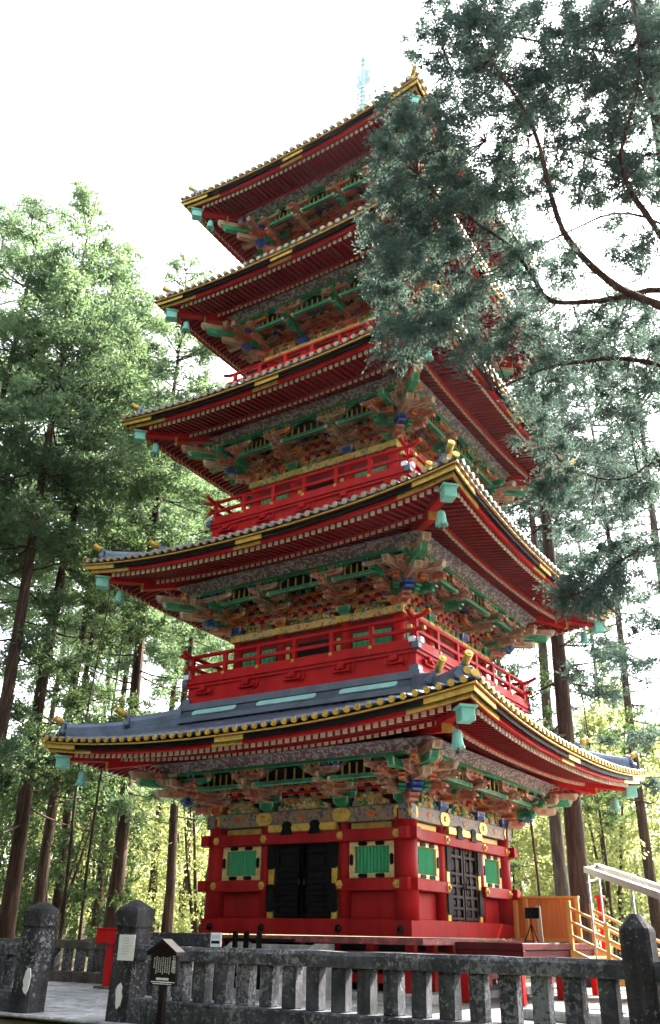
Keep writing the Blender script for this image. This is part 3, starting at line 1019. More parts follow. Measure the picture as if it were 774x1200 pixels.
# ------------------------------------------------------------------ balconies and upper walls
for i in range(1, 5):
    H = BH[i]; B = BW[i]
    zs = ZIN[i - 1]                            # foot of the lead skirt
    zp = ZT[i] - 3.35; zd = ZT[i] - 2.76; zr = ZT[i] - 2.18
    HBZ = ZT[i] - (1.64 if i == 1 else 1.53)
    wl = MB(); wl.box((0, 0, (zd - .05 + ZT[i] - 1.62) / 2), (2 * B, 2 * B, ZT[i] - 1.62 - zd + .05))
    obj('storey_wall', (wl, 'red_shade'), pagoda)
    # painted head beam with gilt ends
    for k in range(4):
        m = MB(); m.bbox((0, -(B + .05), HBZ), (2 * B + .30, .16, .185), .012)
        hb = obj('head_beam', (m, 'beam_gold'), pagoda, k * PI / 2)
        for sgn in (-1, 1):
            for s, w in ((B + .0, .34), (.4 * B, .3)):
                m = MB(); m.bbox((sgn * s, -(B + .136), HBZ), (w, .02, .165), .008)
                obj('gilt_plate', (m, 'gold_plate'), hb)
        if k > 1: continue
        # posts, green slatted windows and a dark door on the upper walls
        for s in POST:
            m = MB(); m.lathe([(.13, zd - .05), (.13, ZT[i] - 1.6)], 14, (s * B * .99, -B * .99, 0))
            obj('post', (m, 'red'), pagoda, k * PI / 2)
        for s0, s1, mt in ((-.40 * B + .14, .40 * B - .14, 'black'), (.40 * B + .18, B - .2, 'slat_green'), (-B + .2, -.40 * B - .18, 'slat_green')):
            m = MB(); m.box(((s0 + s1) / 2, -B - .012, zd + .42), (s1 - s0, .03, .62))
            fr = obj('wall_panel', (m, mt), pagoda, k * PI / 2)
            if mt == 'slat_green':
                for q in range(7):
                    x = s0 + (s1 - s0) * (q + .5) / 7
                    m = MB(); m.bbox((x, -B - .04, zd + .42), (.055, .04, .58), .008)
                    obj('slat', (m, 'slat_green'), fr)
            else:
                for sg in (-1, 1):
                    m = MB(); m.bbox((sg * (s1 - .06), -B - .04, zd + .42), (.12, .03, .56), .01)
                    obj('gilt_plate', (m, 'gold_plate'), fr)
    # lead skirt on the roof below
    sk = MB()
    pr = [(H + .16, zs - .12), (H + .16, zs + .03), (H + .30, zs + .05), (H + .30, zs + .16), (H + .24, zs + .20), (H + .10, zs + .36), (H + .14, zs + .38), (H + .14, zp - .02), (H - .2, zp - .02)]
    vs_ = []; f = []
    for o, z in pr:
        vs_ += [(-o, -o, z), (o, -o, z), (o, o, z), (-o, o, z)]
    for a in range(len(pr) - 1):
        for q in range(4):
            j = (q + 1) % 4
            f.append((a * 4 + q, a * 4 + j, a * 4 + 4 + j, a * 4 + 4 + q))
    sk.add(vs_, f)
    skirt = obj('lead_skirt', (sk, 'lead'), pagoda)
    for k in range(2):
        for s0, s1 in ((-H + .35, -H + 1.65), (-.85, .75), (H - 1.75, H - .35)):
            m = MB()
            pr2 = []
            z0, z1 = zs + .215, zs + .345
            # plate lying on the sloped face of the skirt
            n = 6
            out_ = []
            for q in range(n + 1):
                an = -PI / 2 + PI * q / n
                out_.append((s1 - .06 + .06 * math.cos(an), .5 + .5 * math.sin(an)))
            for q in range(n + 1):
                an = PI / 2 + PI * q / n
                out_.append((s0 + .06 + .06 * math.cos(an), .5 + .5 * math.sin(an)))
            vs_ = []
            for lift in (.004, .022):
                for s, u in out_:
                    o = H + .24 - .14 * u * .82 - .012 + lift; z = zs + .20 + .16 * u * .82 + .012 + lift * .6
                    vs_.append((s, -o, z))
            nn = len(out_)
            f = [tuple(range(nn, 2 * nn))] + [(q, (q + 1) % nn, nn + (q + 1) % nn, nn + q) for q in range(nn)]
            m.add(vs_, f)
            obj('turquoise_plate', (m, 'verdigris_pale'), skirt, k * PI / 2)
    # red box front of the balcony
    bx = MB()
    bx.box((0, 0, (zp - .03 + zd - .12) / 2), (2 * H, 2 * H, zd - .12 - zp + .03))
    bx.box((0, 0, zp + .055), (2 * H + .07, 2 * H + .07, .10))
    bx.box((0, 0, zd - .16), (2 * H + .10, 2 * H + .10, .07))
    bx.box((0, 0, zd - .06), (2 * H + .18, 2 * H + .18, .12))
    balc = obj('balcony', (bx, 'red'), pagoda)
    for k in range(2 if i > 2 else 4):
        # small carved brackets along the box
        nbk = 5
        for q in range(nbk):
            x = -H + .5 + (2 * H - 1.0) * q / (nbk - 1)
            zc = zd - .30
            m = MB()
            m.bbox((x, -H - .05, zc + .04), (.17, .12, .14), .015)
            m.bbox((x, -H - .04, zc - .06), (.44, .07, .055), .012)
            m.bbox((x, -H - .09, zc - .01), (.10, .12, .07), .012)
            for sg in (-1, 1):
                m.bbox((x + sg * .19, -H - .04, zc - .02), (.09, .08, .09), .012)
            m.tube([(x + .30, -H - .025, zc + .10), (x + .33, -H - .03, zc + .0), (x + .28, -H - .035, zc - .10), (x + .20, -H - .03, zc - .13)], .016, 6)
            obj('small_bracket', (m, 'red'), balc, k * PI / 2)
        # railing: posts, three rails, tips past the corners
        for (z, w, h, ext, nm) in ((zd + .055, .13, .11, .14, 'bottom_rail'), (zd + .31, .08, .08, .22, 'middle_rail')):
            m = MB(); m.bbox((0, -H + .02 + .0, z), (2 * H + 2 * ext, w, h), .008)
            obj(nm, (m, 'red'), balc, k * PI / 2)
        m = MB()
        pts = [(-H - .34, -H + .02, zr + .09), (-H - .16, -H + .02, zr + .02)] + [(-H + 2 * H * q / 8, -H + .02, zr) for q in range(9)] + [(H + .16, -H + .02, zr + .02), (H + .34, -H + .02, zr + .09)]
        m.tube(pts, .05, 8)
        obj('top_rail', (m, 'red'), balc, k * PI / 2)
        for sg in (-1, 1):
            m = MB()
            m.tube([(sg * (H + .30), -H + .02, zr + .075), (sg * (H + .36), -H + .02, zr + .098)], .048, 8)
            m.bbox((sg * (H + .20), -H + .02, zd + .31), (.06, .092, .092), .006)
            obj('metal_rail_tip', (m, 'gold'), balc, k * PI / 2)
            m = MB(); m.bbox((sg * (H + .11), -H + .02, zd + .055), (.09, .142, .122), .006)
            obj('lead_rail_tip', (m, 'steel'), balc, k * PI / 2)
        npst = 7
        for q in range(npst):
            x = -H + .06 + (2 * H - .12) * q / (npst - 1)
            m = MB(); m.bbox((x, -H + .02, (zd + zr) / 2), (.10, .095, zr - zd - .06), .008)
            obj('rail_post', (m, 'red'), balc, k * PI / 2)
            m = MB(); m.lathe([(.05, -.012), (.05, .012), (.02, .02)], 8, M=Matrix.Translation((x, -H - .05, zd + .055)) @ Matrix.Rotation(PI / 2, 4, 'X'))
            obj('gilt_stud', (m, 'gold_plate'), balc, k * PI / 2)
    # lead shoes on the deck corners
    for k in range(4):
        m = MB(); m.bbox((H + .05, -H - .05, zd - .06), (.16, .16, .15), .012)
        obj('lead_corner_shoe', (m, 'lead'), balc, k * PI / 2)
        m = MB(); m.bbox((H - .02, -H + .02, zp + .04), (.22, .22, .16), .012)
        obj('lead_corner_shoe', (m, 'lead'), balc, k * PI / 2)

# ------------------------------------------------------------------ ground storey
B = BW[0]
core = MB(); core.box((0, 0, (1.80 + 4.0) / 2), (2 * B - .12, 2 * B - .12, 2.2))
obj('storey_wall', (core, 'red_shade'), pagoda)
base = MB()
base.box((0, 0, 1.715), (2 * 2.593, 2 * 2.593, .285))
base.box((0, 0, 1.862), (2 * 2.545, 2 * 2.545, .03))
sill = obj('base_board', (base, 'red_floor_shade'), pagoda)
def face(o): return -o
MB_ = 1.0                                      # middle posts
for k in range(4):
    a = k * PI / 2
    vis = k < 2
    for s in (-B, -MB_, MB_, B):
        if s == -B: continue                    # the neighbouring side brings that corner post
        r = .235 if abs(s) == B else .125
        y = -B + (.03 if abs(s) == B else .0)
        x = s - (.03 if s == B else 0)
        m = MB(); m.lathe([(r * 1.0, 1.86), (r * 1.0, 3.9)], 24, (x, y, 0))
        obj('post', (m, 'red_floor_shade'), pagoda, a)
    # tie beams wrap the posts and stick out past the corners
    for z0, z1 in ((2.39, 2.61), (3.315, 3.54)):
        if z0 < 3:
            segs = [(-B - .34, -.90), (.90, B + .34)]
        else:
            segs = [(-B - .34, B + .34)]
        for s0, s1 in segs:
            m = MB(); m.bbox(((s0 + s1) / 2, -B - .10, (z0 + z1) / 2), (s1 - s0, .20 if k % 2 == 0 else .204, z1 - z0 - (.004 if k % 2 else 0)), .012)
            tb = obj('tie_beam', (m, 'red_floor_shade'), pagoda, a)
            if vis:
                for s in (-2.30, -.98, .98, 2.30):
                    if s0 <= s <= s1:
                        m = MB()
                        M = Matrix.Translation((s, -B - .205, (z0 + z1) / 2)) @ Matrix.Rotation(PI / 2, 4, 'X')
                        m.lathe([(.085, -.01), (.085, .012), (.05, .018), (.042, .05), (.02, .06)], 6, M=M, smooth=False)
                        obj('gilt_nail_cover', (m, 'gold_plate'), tb)
    # ornamental head beam
    m = MB(); m.bbox((0, -B - .06, 3.84), (2 * B + .44, .22 if k % 2 == 0 else .224, .30 - (.004 if k % 2 else 0)), .012)
    hb = obj('head_beam', (m, 'beam_pattern'), pagoda, a)
    if vis:
        for s, w in ((-B - .02, .40), (-MB_, .44), (MB_, .44), (B + .02, .40)):
            m = MB()
            M = Matrix.Translation((s, -B - .18, 3.84)) @ Matrix.Rotation(PI / 2, 4, 'X')
            pr = [(-w / 2, 0), (-w * .42, -.09), (-w * .25, -.13), (w * .25, -.13), (w * .42, -.09), (w / 2, 0), (w * .42, .09), (w * .25, .13), (-w * .25, .13), (-w * .42, .09)]
            m.prism(pr, .03, 0, Matrix.Translation((s, -B - .178, 3.84)))
            m.lathe([(.06, -.01), (.06, .02), (.045, .022), (.04, .03), (.02, .035)], 14, M=M)
            obj('gilt_oval_fitting', (m, 'gold_plate'), hb)
        for s in (-1.72, 1.72, 0):
            m = MB()
            M = Matrix.Translation((s, -B - .168, 3.84)) @ Matrix.Rotation(PI / 2, 4, 'X') @ Matrix.Diagonal((1.7, 1, 1, 1))
            m.lathe([(.06, -.005), (.06, .012), (.03, .02)], 8, M=M, smooth=False)
            obj('painted_flower', (m, 'p_orange'), hb)
        # yellow frieze strips above the upper tie beam
        for s0, s1 in ((-B + .30, -MB_ - .16), (MB_ + .16, B - .30)):
            m = MB(); m.bbox(((s0 + s1) / 2, -B - .02, 3.612), (s1 - s0, .06, .135), .008)
            obj('gilt_frieze_strip', (m, 'gold'), pagoda, a)
        # square green windows with a gilt frame and iron clips
        for s0, s1 in ((-2.19, -1.13), (1.13, 2.19)):
            z0, z1 = 2.615, 3.31
            cx, cz = (s0 + s1) / 2, (z0 + z1) / 2
            fw = .125; fh = .095
            m = MB()
            m.bbox((cx, -B - .03, z1 - fh / 2), (s1 - s0, .08, fh), .01)
            m.bbox((cx, -B - .03, z0 + fh / 2), (s1 - s0, .08, fh), .01)
            m.bbox((s0 + fw / 2, -B - .03, cz), (fw, .082, z1 - z0 - 2 * fh), .008)
            m.bbox((s1 - fw / 2, -B - .03, cz), (fw, .082, z1 - z0 - 2 * fh), .008)
            wn = obj('window', (m, 'gold_pale'), pagoda, a)
            m = MB(); m.box((cx, -B + .045, cz), (s1 - s0 - .2, .03, z1 - z0 - .2))
            obj('window_backing', (m, 'slat_green'), wn)
            n = 10
            for q in range(n):
                x = s0 + fw + (s1 - s0 - 2 * fw) * (q + .5) / n
                m = MB(); m.prism([(-.036, 0), (0, -.03), (.036, 0), (0, .03)], .53, 0, Matrix.Translation((x, -B + .01, cz)) @ Matrix.Rotation(PI / 2, 4, 'X'))
                obj('slat', (m, 'slat_green'), wn)
            def clip(x, z, horiz):
                L, w = .22, .075
                pr = [(-L / 2, 0), (-L * .36, w / 2), (L * .36, w / 2), (L / 2, 0), (L * .36, -w / 2), (-L * .36, -w / 2)]
                if not horiz: pr = [(z_, x_) for x_, z_ in pr]
                m = MB(); m.prism(pr if horiz else pr[::-1], .03, 0, Matrix.Translation((x, -B - .08, z)))
                obj('iron_clip', (m, 'black'), wn)
            for dx in (-.20, .20):
                clip(cx + dx, z1 - fh / 2, True); clip(cx + dx, z0 + fh / 2, True)
            clip(s0 + fw / 2, cz, False); clip(s1 - fw / 2, cz, False)
            # recessed panel below the window
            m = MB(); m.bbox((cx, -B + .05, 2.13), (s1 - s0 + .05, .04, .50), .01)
            obj('dado_panel', (m, 'red_floor_shade'), pagoda, a)
        # double doors
        dm = 'black' if k == 0 else 'brown_door'
        m = MB(); m.box((0, -B + .0, 2.76), (1.50, .10, 1.80))
        door = obj('door', (m, dm), pagoda, a)
        for sg in (-1, 1):
            m = MB()
            x0, x1 = (.02, .70)
            for x in (x0 + .04, x1 - .04, (x0 + x1) / 2 if k else x0 + .04):
                m.bbox((sg * x, -B - .075, 2.72), (.07, .05, 1.66), .006)
            for z in (1.93, 2.13, 2.35, 2.56, 2.80, 3.15, 3.52):
                m.bbox((sg * (x0 + x1) / 2, -B - .072, z), (x1 - x0 - .02, .05, .06), .006)
            obj('door_leaf_frame', (m, dm), door)
            for z in (2.03, 2.24, 2.455, 2.68, 2.97, 3.33):
                m = MB(); m.bbox((sg * .36, -B - .062, z), (.36, .03, .10 if z < 2.8 else .2), .012)
                obj('door_panel', (m, dm), door)
            m = MB(); m.tube([(sg * .06, -B - .115, 2.62), (sg * .06, -B - .125, 2.56), (sg * .06, -B - .115, 2.50)], .02, 8)
            obj('door_pull', (m, 'iron'), door)
        # gilt surround broken by black hinge plates
        for sg in (-1, 1):
            m = MB(); m.bbox((sg * .80, -B - .05, 2.76), (.135, .14, 1.80), .012)
            jb = obj('door_jamb', (m, 'gold_plate'), door)
            for z, h in ((3.12, .52), (2.26, .46)):
                m = MB()
                pr = [(-.10, -h / 2), (-.05, -h * .58), (.05, -h * .58), (.10, -h / 2), (.10, h / 2), (.05, h * .58), (-.05, h * .58), (-.10, h / 2)]
                m.prism([(sg * .79 + x, z + q) for x, q in pr], .03, 0, Matrix.Translation((0, -B - .132, 0)))
                obj('hinge_plate', (m, 'black'), jb)
        m = MB(); m.bbox((0, -B - .16, 3.63), (1.74, .10, .16), .012)
        lt = obj('door_lintel', (m, 'gold_plate'), door)
        for x in (-.36, .36):
            m = MB()
            pr = [(-.16, -.14), (.16, -.14), (.10, 0), (.13, .06), (.06, .13), (-.06, .13), (-.13, .06), (-.10, 0)]
            m.prism([(x + p_, 3.63 + q) for p_, q in pr], .03, 0, Matrix.Translation((0, -B - .22, 0)))
            obj('lintel_clip', (m, 'black'), lt)
        # iron domes on the base board
        for s in (-2.35, -.95, .95, 2.35):
            m = MB(); m.lathe([(.075, -.01), (.075, .015), (.06, .05), (.03, .07)], 12, M=Matrix.Translation((s, -2.593, 1.70)) @ Matrix.Rotation(PI / 2, 4, 'X'))
            obj('iron_dome_nail', (m, 'iron'), sill)
# veranda edge and the red substructure below it
m = MB(); m.bbox((0, 0, 1.495), (2 * 3.06, 2 * 3.06, .11), .012)
ver = obj('veranda_edge', (m, 'plank_weathered'), pagoda)
m = MB(); m.box((0, 0, (1.44 + GZ) / 2), (2 * 2.2, 2 * 2.2, 1.44 - GZ))
sub = obj('substructure', (m, 'black'), pagoda)
for k in range(4):
    for q in range(7):
        x = -2.55 + 5.1 * q / 6
        if q == 0 and True: continue
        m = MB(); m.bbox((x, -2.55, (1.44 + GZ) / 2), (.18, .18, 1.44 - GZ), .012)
        obj('under_post', (m, 'red_floor_shade'), sub, k * PI / 2)
    for z in (1.24, .86):
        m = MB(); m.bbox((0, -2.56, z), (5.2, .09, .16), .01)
        obj('under_rail', (m, 'red_floor_shade'), sub, k * PI / 2)
m = MB(); m.bbox((0, 0, GZ + .06), (2 * 3.1, 2 * 3.1, .16), .02)
obj('foundation_slab', (m, 'step_stone'), pagoda)

# ------------------------------------------------------------------ finial
fn = MB()
z0 = ZIN[4] - .15
fn.bbox((0, 0, z0 + .35), (1.15, 1.15, .7), .03)
fn.bbox((0, 0, z0 + .75), (1.3, 1.3, .12), .02)
fn.lathe([(.5, z0 + .8), (.52, z0 + 1.0), (.40, z0 + 1.25), (.15, z0 + 1.38), (.5, z0 + 1.6), (.55, z0 + 1.72), (.12, z0 + 1.74), (.09, z0 + 5.2), (.02, z0 + 5.6)], 18)
fo = obj('finial', (fn, 'verdigris_dull'), pagoda)
for q in range(9):
    z = z0 + 2.0 + .235 * q
    r = .33 - .015 * q
    m = MB()
    pts = [(r * math.cos(2 * PI * a / 20), r * math.sin(2 * PI * a / 20), z) for a in range(21)]
    m.tube(pts, .026, 6)
    for a in range(4):
        m.tube([(0, 0, z), (r * math.cos(a * PI / 2), r * math.sin(a * PI / 2), z)], .02, 5)
    obj('finial_ring', (m, 'verdigris_dull'), fo)
for a in range(4):
    m = MB()
    pr = [(.06, 0), (.28, .1), (.34, .35), (.22, .5), (.28, .75), (.14, .9), (.06, .95)]
    m.prism([(x, z0 + 4.15 + z) for x, z in pr][::-1], .02, 0, Matrix.Rotation(a * PI / 2, 4, 'Z'))
    obj('finial_flame', (m, 'verdigris_dull'), fo)
m = MB(); m.lathe([(.02, z0 + 5.15), (.13, z0 + 5.28), (.10, z0 + 5.42), (.02, z0 + 5.5)], 12)
m.lathe([(.02, z0 + 5.5), (.11, z0 + 5.6), (.08, z0 + 5.75), (.01, z0 + 5.9)], 12)
obj('finial_jewel', (m, 'verdigris_dull'), fo)
# ================================================================== terrace, fence, small things
def terrain(x, y):
    base = .44 if y > -9.3 else 0.0
    d = max(0.0, math.hypot(max(0, -x - 8) if x < 0 else max(0, (x - 16)) * .5, max(0, y - 12)) - 4)
    return base + min(d, 120) * .07

xs = [-900, -500, -300] + [-200 + 8 * q for q in range(51)] + [300, 500, 900]
ys = [-900, -400, -200, -100, -60, -40, -25, -15, -9.55, -9.25] + [-5 + 8 * q for q in range(26)] + [300, 500, 900]
vs_ = []; f = []
for y in ys:
    for x in xs:
        vs_.append((x, y, terrain(x, y) + (.25 * math.sin(x * .31) * math.sin(y * .27 + x * .11) if (y > 16 or x < -14) else 0)))
nx = len(xs)
for a in range(len(ys) - 1):
    for b in range(nx - 1):
        q = a * nx + b
        f.append((q, q + 1, q + nx + 1, q + nx))
m = MB(); m.add(vs_, f, 0, None, True)
g = obj('ground', (m, 'earth')); g['kind'] = 'structure'
m = MB(); m.box((1.5, -1.1, .445), (23, 15.9, .10))
tr = obj('terrace', (m, 'gravel')); tr['kind'] = 'structure'

# paving slabs, seen through the gate and between the balusters
pv = obj('paving', (MB().box((-2.5, -6.2, .4985), (9.0, 6.2, .012)), 'step_stone')); pv['kind'] = 'structure'
pr_ = random.Random(3)
y = -9.28
r = 0
while y < -3.3:
    w = .62 + pr_.uniform(-.06, .08)
    x = -6.95 + (.4 if r % 2 else 0)
    while x < 1.9:
        L = pr_.uniform(.75, 1.2)
        m = MB(); m.bbox((0, 0, 0), (L - .02, w - .02, .05), .012)
        o = obj('paving_slab', (m, 'paving'), pv, loc=(x + L / 2, y + w / 2, .492 + pr_.uniform(0, .008)))
        x += L
    y += w; r += 1

FY = -9.0
def baluster_mesh(seed, h):
    rg = random.Random(seed)
    m = MB(); m.bbox((0, 0, h / 2), (.18 + rg.uniform(-.008, .012), .18, h), .014)
    return m.mesh('baluster', 'stone_fence')
BAL = [baluster_mesh(q, .46) for q in range(4)]
def fence(x0, x1, xs_, y, label, z0=.80, z1=1.25, z2=1.42, mat='stone_fence', group='stone fence sections'):
    root = empty('stone_fence', ((x0 + x1) / 2, y, GZ - .2))
    cx = (x0 + x1) / 2; dz = GZ - .2
    rg = random.Random(int(abs(x0) * 10) + 5)
    m = MB()
    n = 18
    path = [(-(x1 - x0) / 2 + (x1 - x0) * q / n, 0, z1 - dz) for q in range(n + 1)]
    pr = [(-.12, .0), (.12, .0), (.12, z2 - z1 - .045), (.09, z2 - z1), (-.09, z2 - z1), (-.12, z2 - z1 - .045)]
    fr = []
    for q in range(n + 1):
        k = 1 + rg.uniform(-.03, .03)
        fr.append(((0, -k, 0), (0, 0, 1 + rg.uniform(-.05, .05))))
    m.sweep(path, fr, pr)
    obj('rail', (m, mat), root)
    m = MB(); m.bbox((0, 0, (z0 - dz) / 2), (x1 - x0, .34, z0 - dz), .025)
    obj('base_beam', (m, mat), root)
    for q, x in enumerate(xs_):
        o = obj('baluster', BAL[q % 4], root, loc=(x - cx, rg.uniform(-.01, .01), z0 - dz - .006))
        o.rotation_euler = (rg.uniform(-.012, .012), rg.uniform(-.012, .012), rg.uniform(-.06, .06))
    tag(root, label, 'fence', group)
    return root
fence(1.84, 8.37, [2.29 + .345 * q for q in range(18)], FY, 'long lichen-spotted stone baluster fence in front of the pagoda')
fence(-4.2, -.48, [-.85 - .345 * q for q in range(9)], FY, 'stone baluster fence left of the leftmost gate post')
fence(8.63, 12.5, [9.0 + .345 * q for q in range(10)], FY, 'short end of stone fence right of the pointed corner post')
fence(-13.0, -4.15, [-12.6 + .42 * q for q in range(20)], -2.9, 'low brownish stone fence behind the gate opening', .74, 1.2, 1.38, 'stone_old')

def stone_post(x, y, w, top, label, tilt=0.0, notch=True):
    m = MB()
    zb_ = GZ - .45
    h = top - zb_
    def ring(z, a):
        c = .03
        return [(-a + c, -a, z), (a - c, -a, z), (a, -a + c, z), (a, a - c, z), (a - c, a, z), (-a + c, a, z), (-a, a - c, z), (-a, -a + c, z)]
    a = w / 2
    if notch:
        lv = [(0, a * 1.04), (h * .3, a * 1.01), (h - .42, a * .97), (h - .40, a * .93), (h - .36, a * .93), (h - .33, a * 1.03), (h - .14, a * 1.03), (h - .10, a * .96), (h, .045)]
    else:
        lv = [(0, a * 1.02), (h - .16, a * .98), (h - .13, a * .94), (h, .05)]
    vs_ = []; f = []
    for z, aa in lv:
        vs_ += ring(z, max(aa, .04))
    for r in range(len(lv) - 1):
        for q in range(8):
            j = (q + 1) % 8
            f.append((r * 8 + q, r * 8 + j, r * 8 + 8 + j, r * 8 + 8 + q))
    f.append(tuple(range(7, -1, -1))); L = (len(lv) - 1) * 8; f.append(tuple(L + q for q in range(8)))
    m.add(vs_, f)
    o = obj('stone_post', (m, 'stone_post'), None, loc=(x, y, zb_))
    o.rotation_euler = (0, tilt, 0)
    tag(o, label, 'post', 'stone posts of the fence')
    return o
p1 = stone_post(-.28, FY, .37, 1.97, 'leftmost dark stone gate post with a white lichen patch low down', R_(1.2))
p2 = stone_post(1.66, FY, .37, 1.98, 'dark stone gate post with a white paper notice', R_(.6))
p3 = stone_post(8.51, FY, .30, 1.83, 'pointed stone corner post at the right end of the fence', R_(-.5), False)
def blob(w, h, seed):
    rg = random.Random(seed); n = 18
    return [(w / 2 * math.cos(2 * PI * q / n) * rg.uniform(.75, 1.1), h / 2 * math.sin(2 * PI * q / n) * rg.uniform(.85, 1.05)) for q in range(n)]
for (po, px, py, w, h, sd_) in ((p1, 31, 1149, .15, .36, 1), (p2, 139, 1167, .12, .32, 2)):
    c0 = at_y(px, py, FY - .188)
    m = MB(); m.prism(blob(w, h, sd_), .012)
    o = obj('white_lichen_patch', (m, 'paper'), po, loc=(c0.x - po.location.x, -.19, c0.z - po.location.z))
a0 = at_y(141, 1095, FY - .19); a1 = at_y(156.5, 1126, FY - .19)
nt_ = empty('paper_notice', ((a0.x + a1.x) / 2, FY - .194, a1.z))
m = MB(); m.box((0, 0, (a0.z - a1.z) / 2), (a1.x - a0.x, .006, a0.z - a1.z)); obj('sheet', (m, 'paper'), nt_)
m = MB()
rg = random.Random(4)
for q in range(7):
    ln = rg.uniform(.08, .17)
    m.box((rg.uniform(-.02, .02), -.0045, (a0.z - a1.z) * (.86 - .1 * q)), (ln, .002, .010))
t_ = NT('faint_ink'); t_.bsdf((.55, .55, .56), .8)
o = obj('faint_lines', (m, 'faint_ink'), nt_); o['kind'] = 'stuff'
tag(nt_, 'white paper notice fixed to the second stone gate post', 'notice')

# ---- small dark information board on a post, in front of the fence
SY = FY - .75
b0 = at_y(179.5, 1119, SY); b1 = at_y(206.5, 1156, SY); rf = at_y(193, 1105, SY); rl = at_y(177, 1119, SY); rr = at_y(212.5, 1120.5, SY)
cx = (b0.x + b1.x) / 2
sg_ = empty('information_sign', (cx, SY, 0))
bw, bz0, bz1 = b1.x - b0.x, b1.z, b0.z
m = MB(); m.prism([(-bw / 2, bz0), (bw / 2, bz0), (bw / 2, bz1), (0, rf.z - .03), (-bw / 2, bz1)], .045); obj('board', (m, 'bark_sign'), sg_)
for sg in (-1, 1):
    m = MB()
    ex = (rr.x - rl.x) / 2 * sg
    m.prism([(0, rf.z), (ex, rl.z), (ex, rl.z + .04), (0, rf.z + .045)] if sg < 0 else [(0, rf.z), (0, rf.z + .045), (ex, rl.z + .04), (ex, rl.z)], .16)
    obj('roof_board', (m, 'bark_sign'), sg_)
m = MB(); m.bbox((0, .01, bz0 / 2), (.085, .07, bz0), .008); obj('post', (m, 'bark_sign'), sg_)
worn('sign_ink', (.80, .80, .80), .9, 1.05, .7)
def lettering(body, size, x, z, parent, y=-.026, align='CENTER', vert=False, name='lettering'):
    cu = bpy.data.curves.new(name, 'FONT'); cu.body = body; cu.size = size; cu.align_x = align; cu.align_y = 'CENTER'
    cu.extrude = .0012
    cu.space_line = .82
    o = bpy.data.objects.new(name, cu); col.objects.link(o); o.parent = parent
    o.location = (x, y, z); o.rotation_euler = (PI / 2, 0, 0)
    cu.materials.append(MAT['sign_ink'])
    me = bpy.data.meshes.new_from_object(o)
    me.name = name
    q = bpy.data.objects.new(name, me); col.objects.link(q); q.parent = parent
    q.location = o.location; q.rotation_euler = o.rotation_euler
    bpy.data.objects.remove(o); bpy.data.curves.remove(cu)
    q['kind'] = 'stuff'
    return q
lettering('五\n重\n塔', .075, bw * .40, bz0 + (bz1 - bz0) * .70, sg_, name='title')
m = MB(); rg = random.Random(12)
for q in range(8):                               # columns of small brush characters
    x = bw * .24 - q * bw * .085
    z = bz0 + (bz1 - bz0) * (.92 if q % 3 else .95)
    end = bz0 + (bz1 - bz0) * (.42 if q < 7 else .55)
    while z > end:
        h = .021
        for s in range(3):
            m.box((x + rg.uniform(-.003, .003), -.0245, z - s * h / 3), (rg.uniform(.010, .020), .003, .0036))
        m.box((x + rg.uniform(-.006, .006), -.0245, z - h / 3), (.0035, .003, h * .8))
        z -= h * 1.15
o = obj('brush_columns', (m, 'sign_ink'), sg_); o['kind'] = 'stuff'
m = MB()
for (w, z, h) in ((.20, .22, .03), (.36, .12, .014), (.30, .06, .012)):
    x = -w / 2
    while x < w / 2:
        l = rg.uniform(.010, .022); m.box((x + l / 2, -.0245, bz0 + (bz1 - bz0) * z), (l * .8, .003, h * rg.uniform(.6, 1))); x += l
o = obj('caption_lines', (m, 'sign_ink'), sg_); o['kind'] = 'stuff'
tag(sg_, 'small dark wooden information board with white writing before the fence', 'sign')

# ---- red barrier past the gate
b = at_z(127, 1160, GZ)
rb = empty('red_barrier', (b.x, b.y, GZ))
m = MB(); m.bbox((0, 0, .42), (.20, .20, .84), .012); obj('post', (m, 'red'), rb)
m = MB(); m.bbox((.12, 0, .98), (.95, .36, .26), .015); obj('top_beam', (m, 'red'), rb)
m = MB(); m.bbox((.14, 0, 1.125), (.98, .40, .03), .01); obj('cap_board', (m, 'red'), rb)
m = MB(); m.bbox((0, 0, .03), (.5, .4, .08), .02); obj('foot_stone', (m, 'stone_old'), rb)
m = MB(); m.bbox((.46, 0, .42), (.16, .16, .84), .012); obj('post', (m, 'red'), rb)
tag(rb, 'red T-shaped wooden barrier behind the second gate post', 'barrier')

# ---- dark stone rail beside the pagoda base with a small white sign at its end
a0 = at_y(176, 1093, -5.0); a1 = at_y(249, 1109, -5.0)
dr = empty('stone_barrier', ((a0.x + a1.x) / 2, -5.0, GZ))
L = a1.x - a0.x
m = MB(); m.bbox((0, 0, (a0.z + a1.z) / 2 - GZ), (L, .3, a0.z - a1.z + .02), .02); obj('top_rail', (m, 'stone_post'), dr)
for x in (-L / 2 + .2, 0, L / 2 - .2):
    m = MB(); m.bbox((x, 0, (a1.z - GZ) / 2), (.24, .24, a1.z - GZ), .015); obj('leg', (m, 'stone_post'), dr)
tag(dr, 'dark horizontal stone barrier left of the pagoda base', 'barrier')
a0 = at_y(248, 1093, -5.2); a1 = at_y(259, 1110, -5.2)
ws = empty('small_sign', ((a0.x + a1.x) / 2, -5.2, GZ))
w, h = a1.x - a0.x, a0.z - a1.z
m = MB(); m.bbox((0, 0, a0.z - GZ - h / 2), (w, .03, h), .006); obj('plate', (m, 'paper'), ws)
m = MB(); m.tube([(0, .03, 0), (0, .03, a0.z - GZ - .03)], .018, 8); obj('post', (m, 'iron'), ws)
m = MB(); m.box((0, -.017, a0.z - GZ - h * .66), (w * .8, .004, h * .2)); obj('black_bar', (m, 'black'), ws)
m = MB()
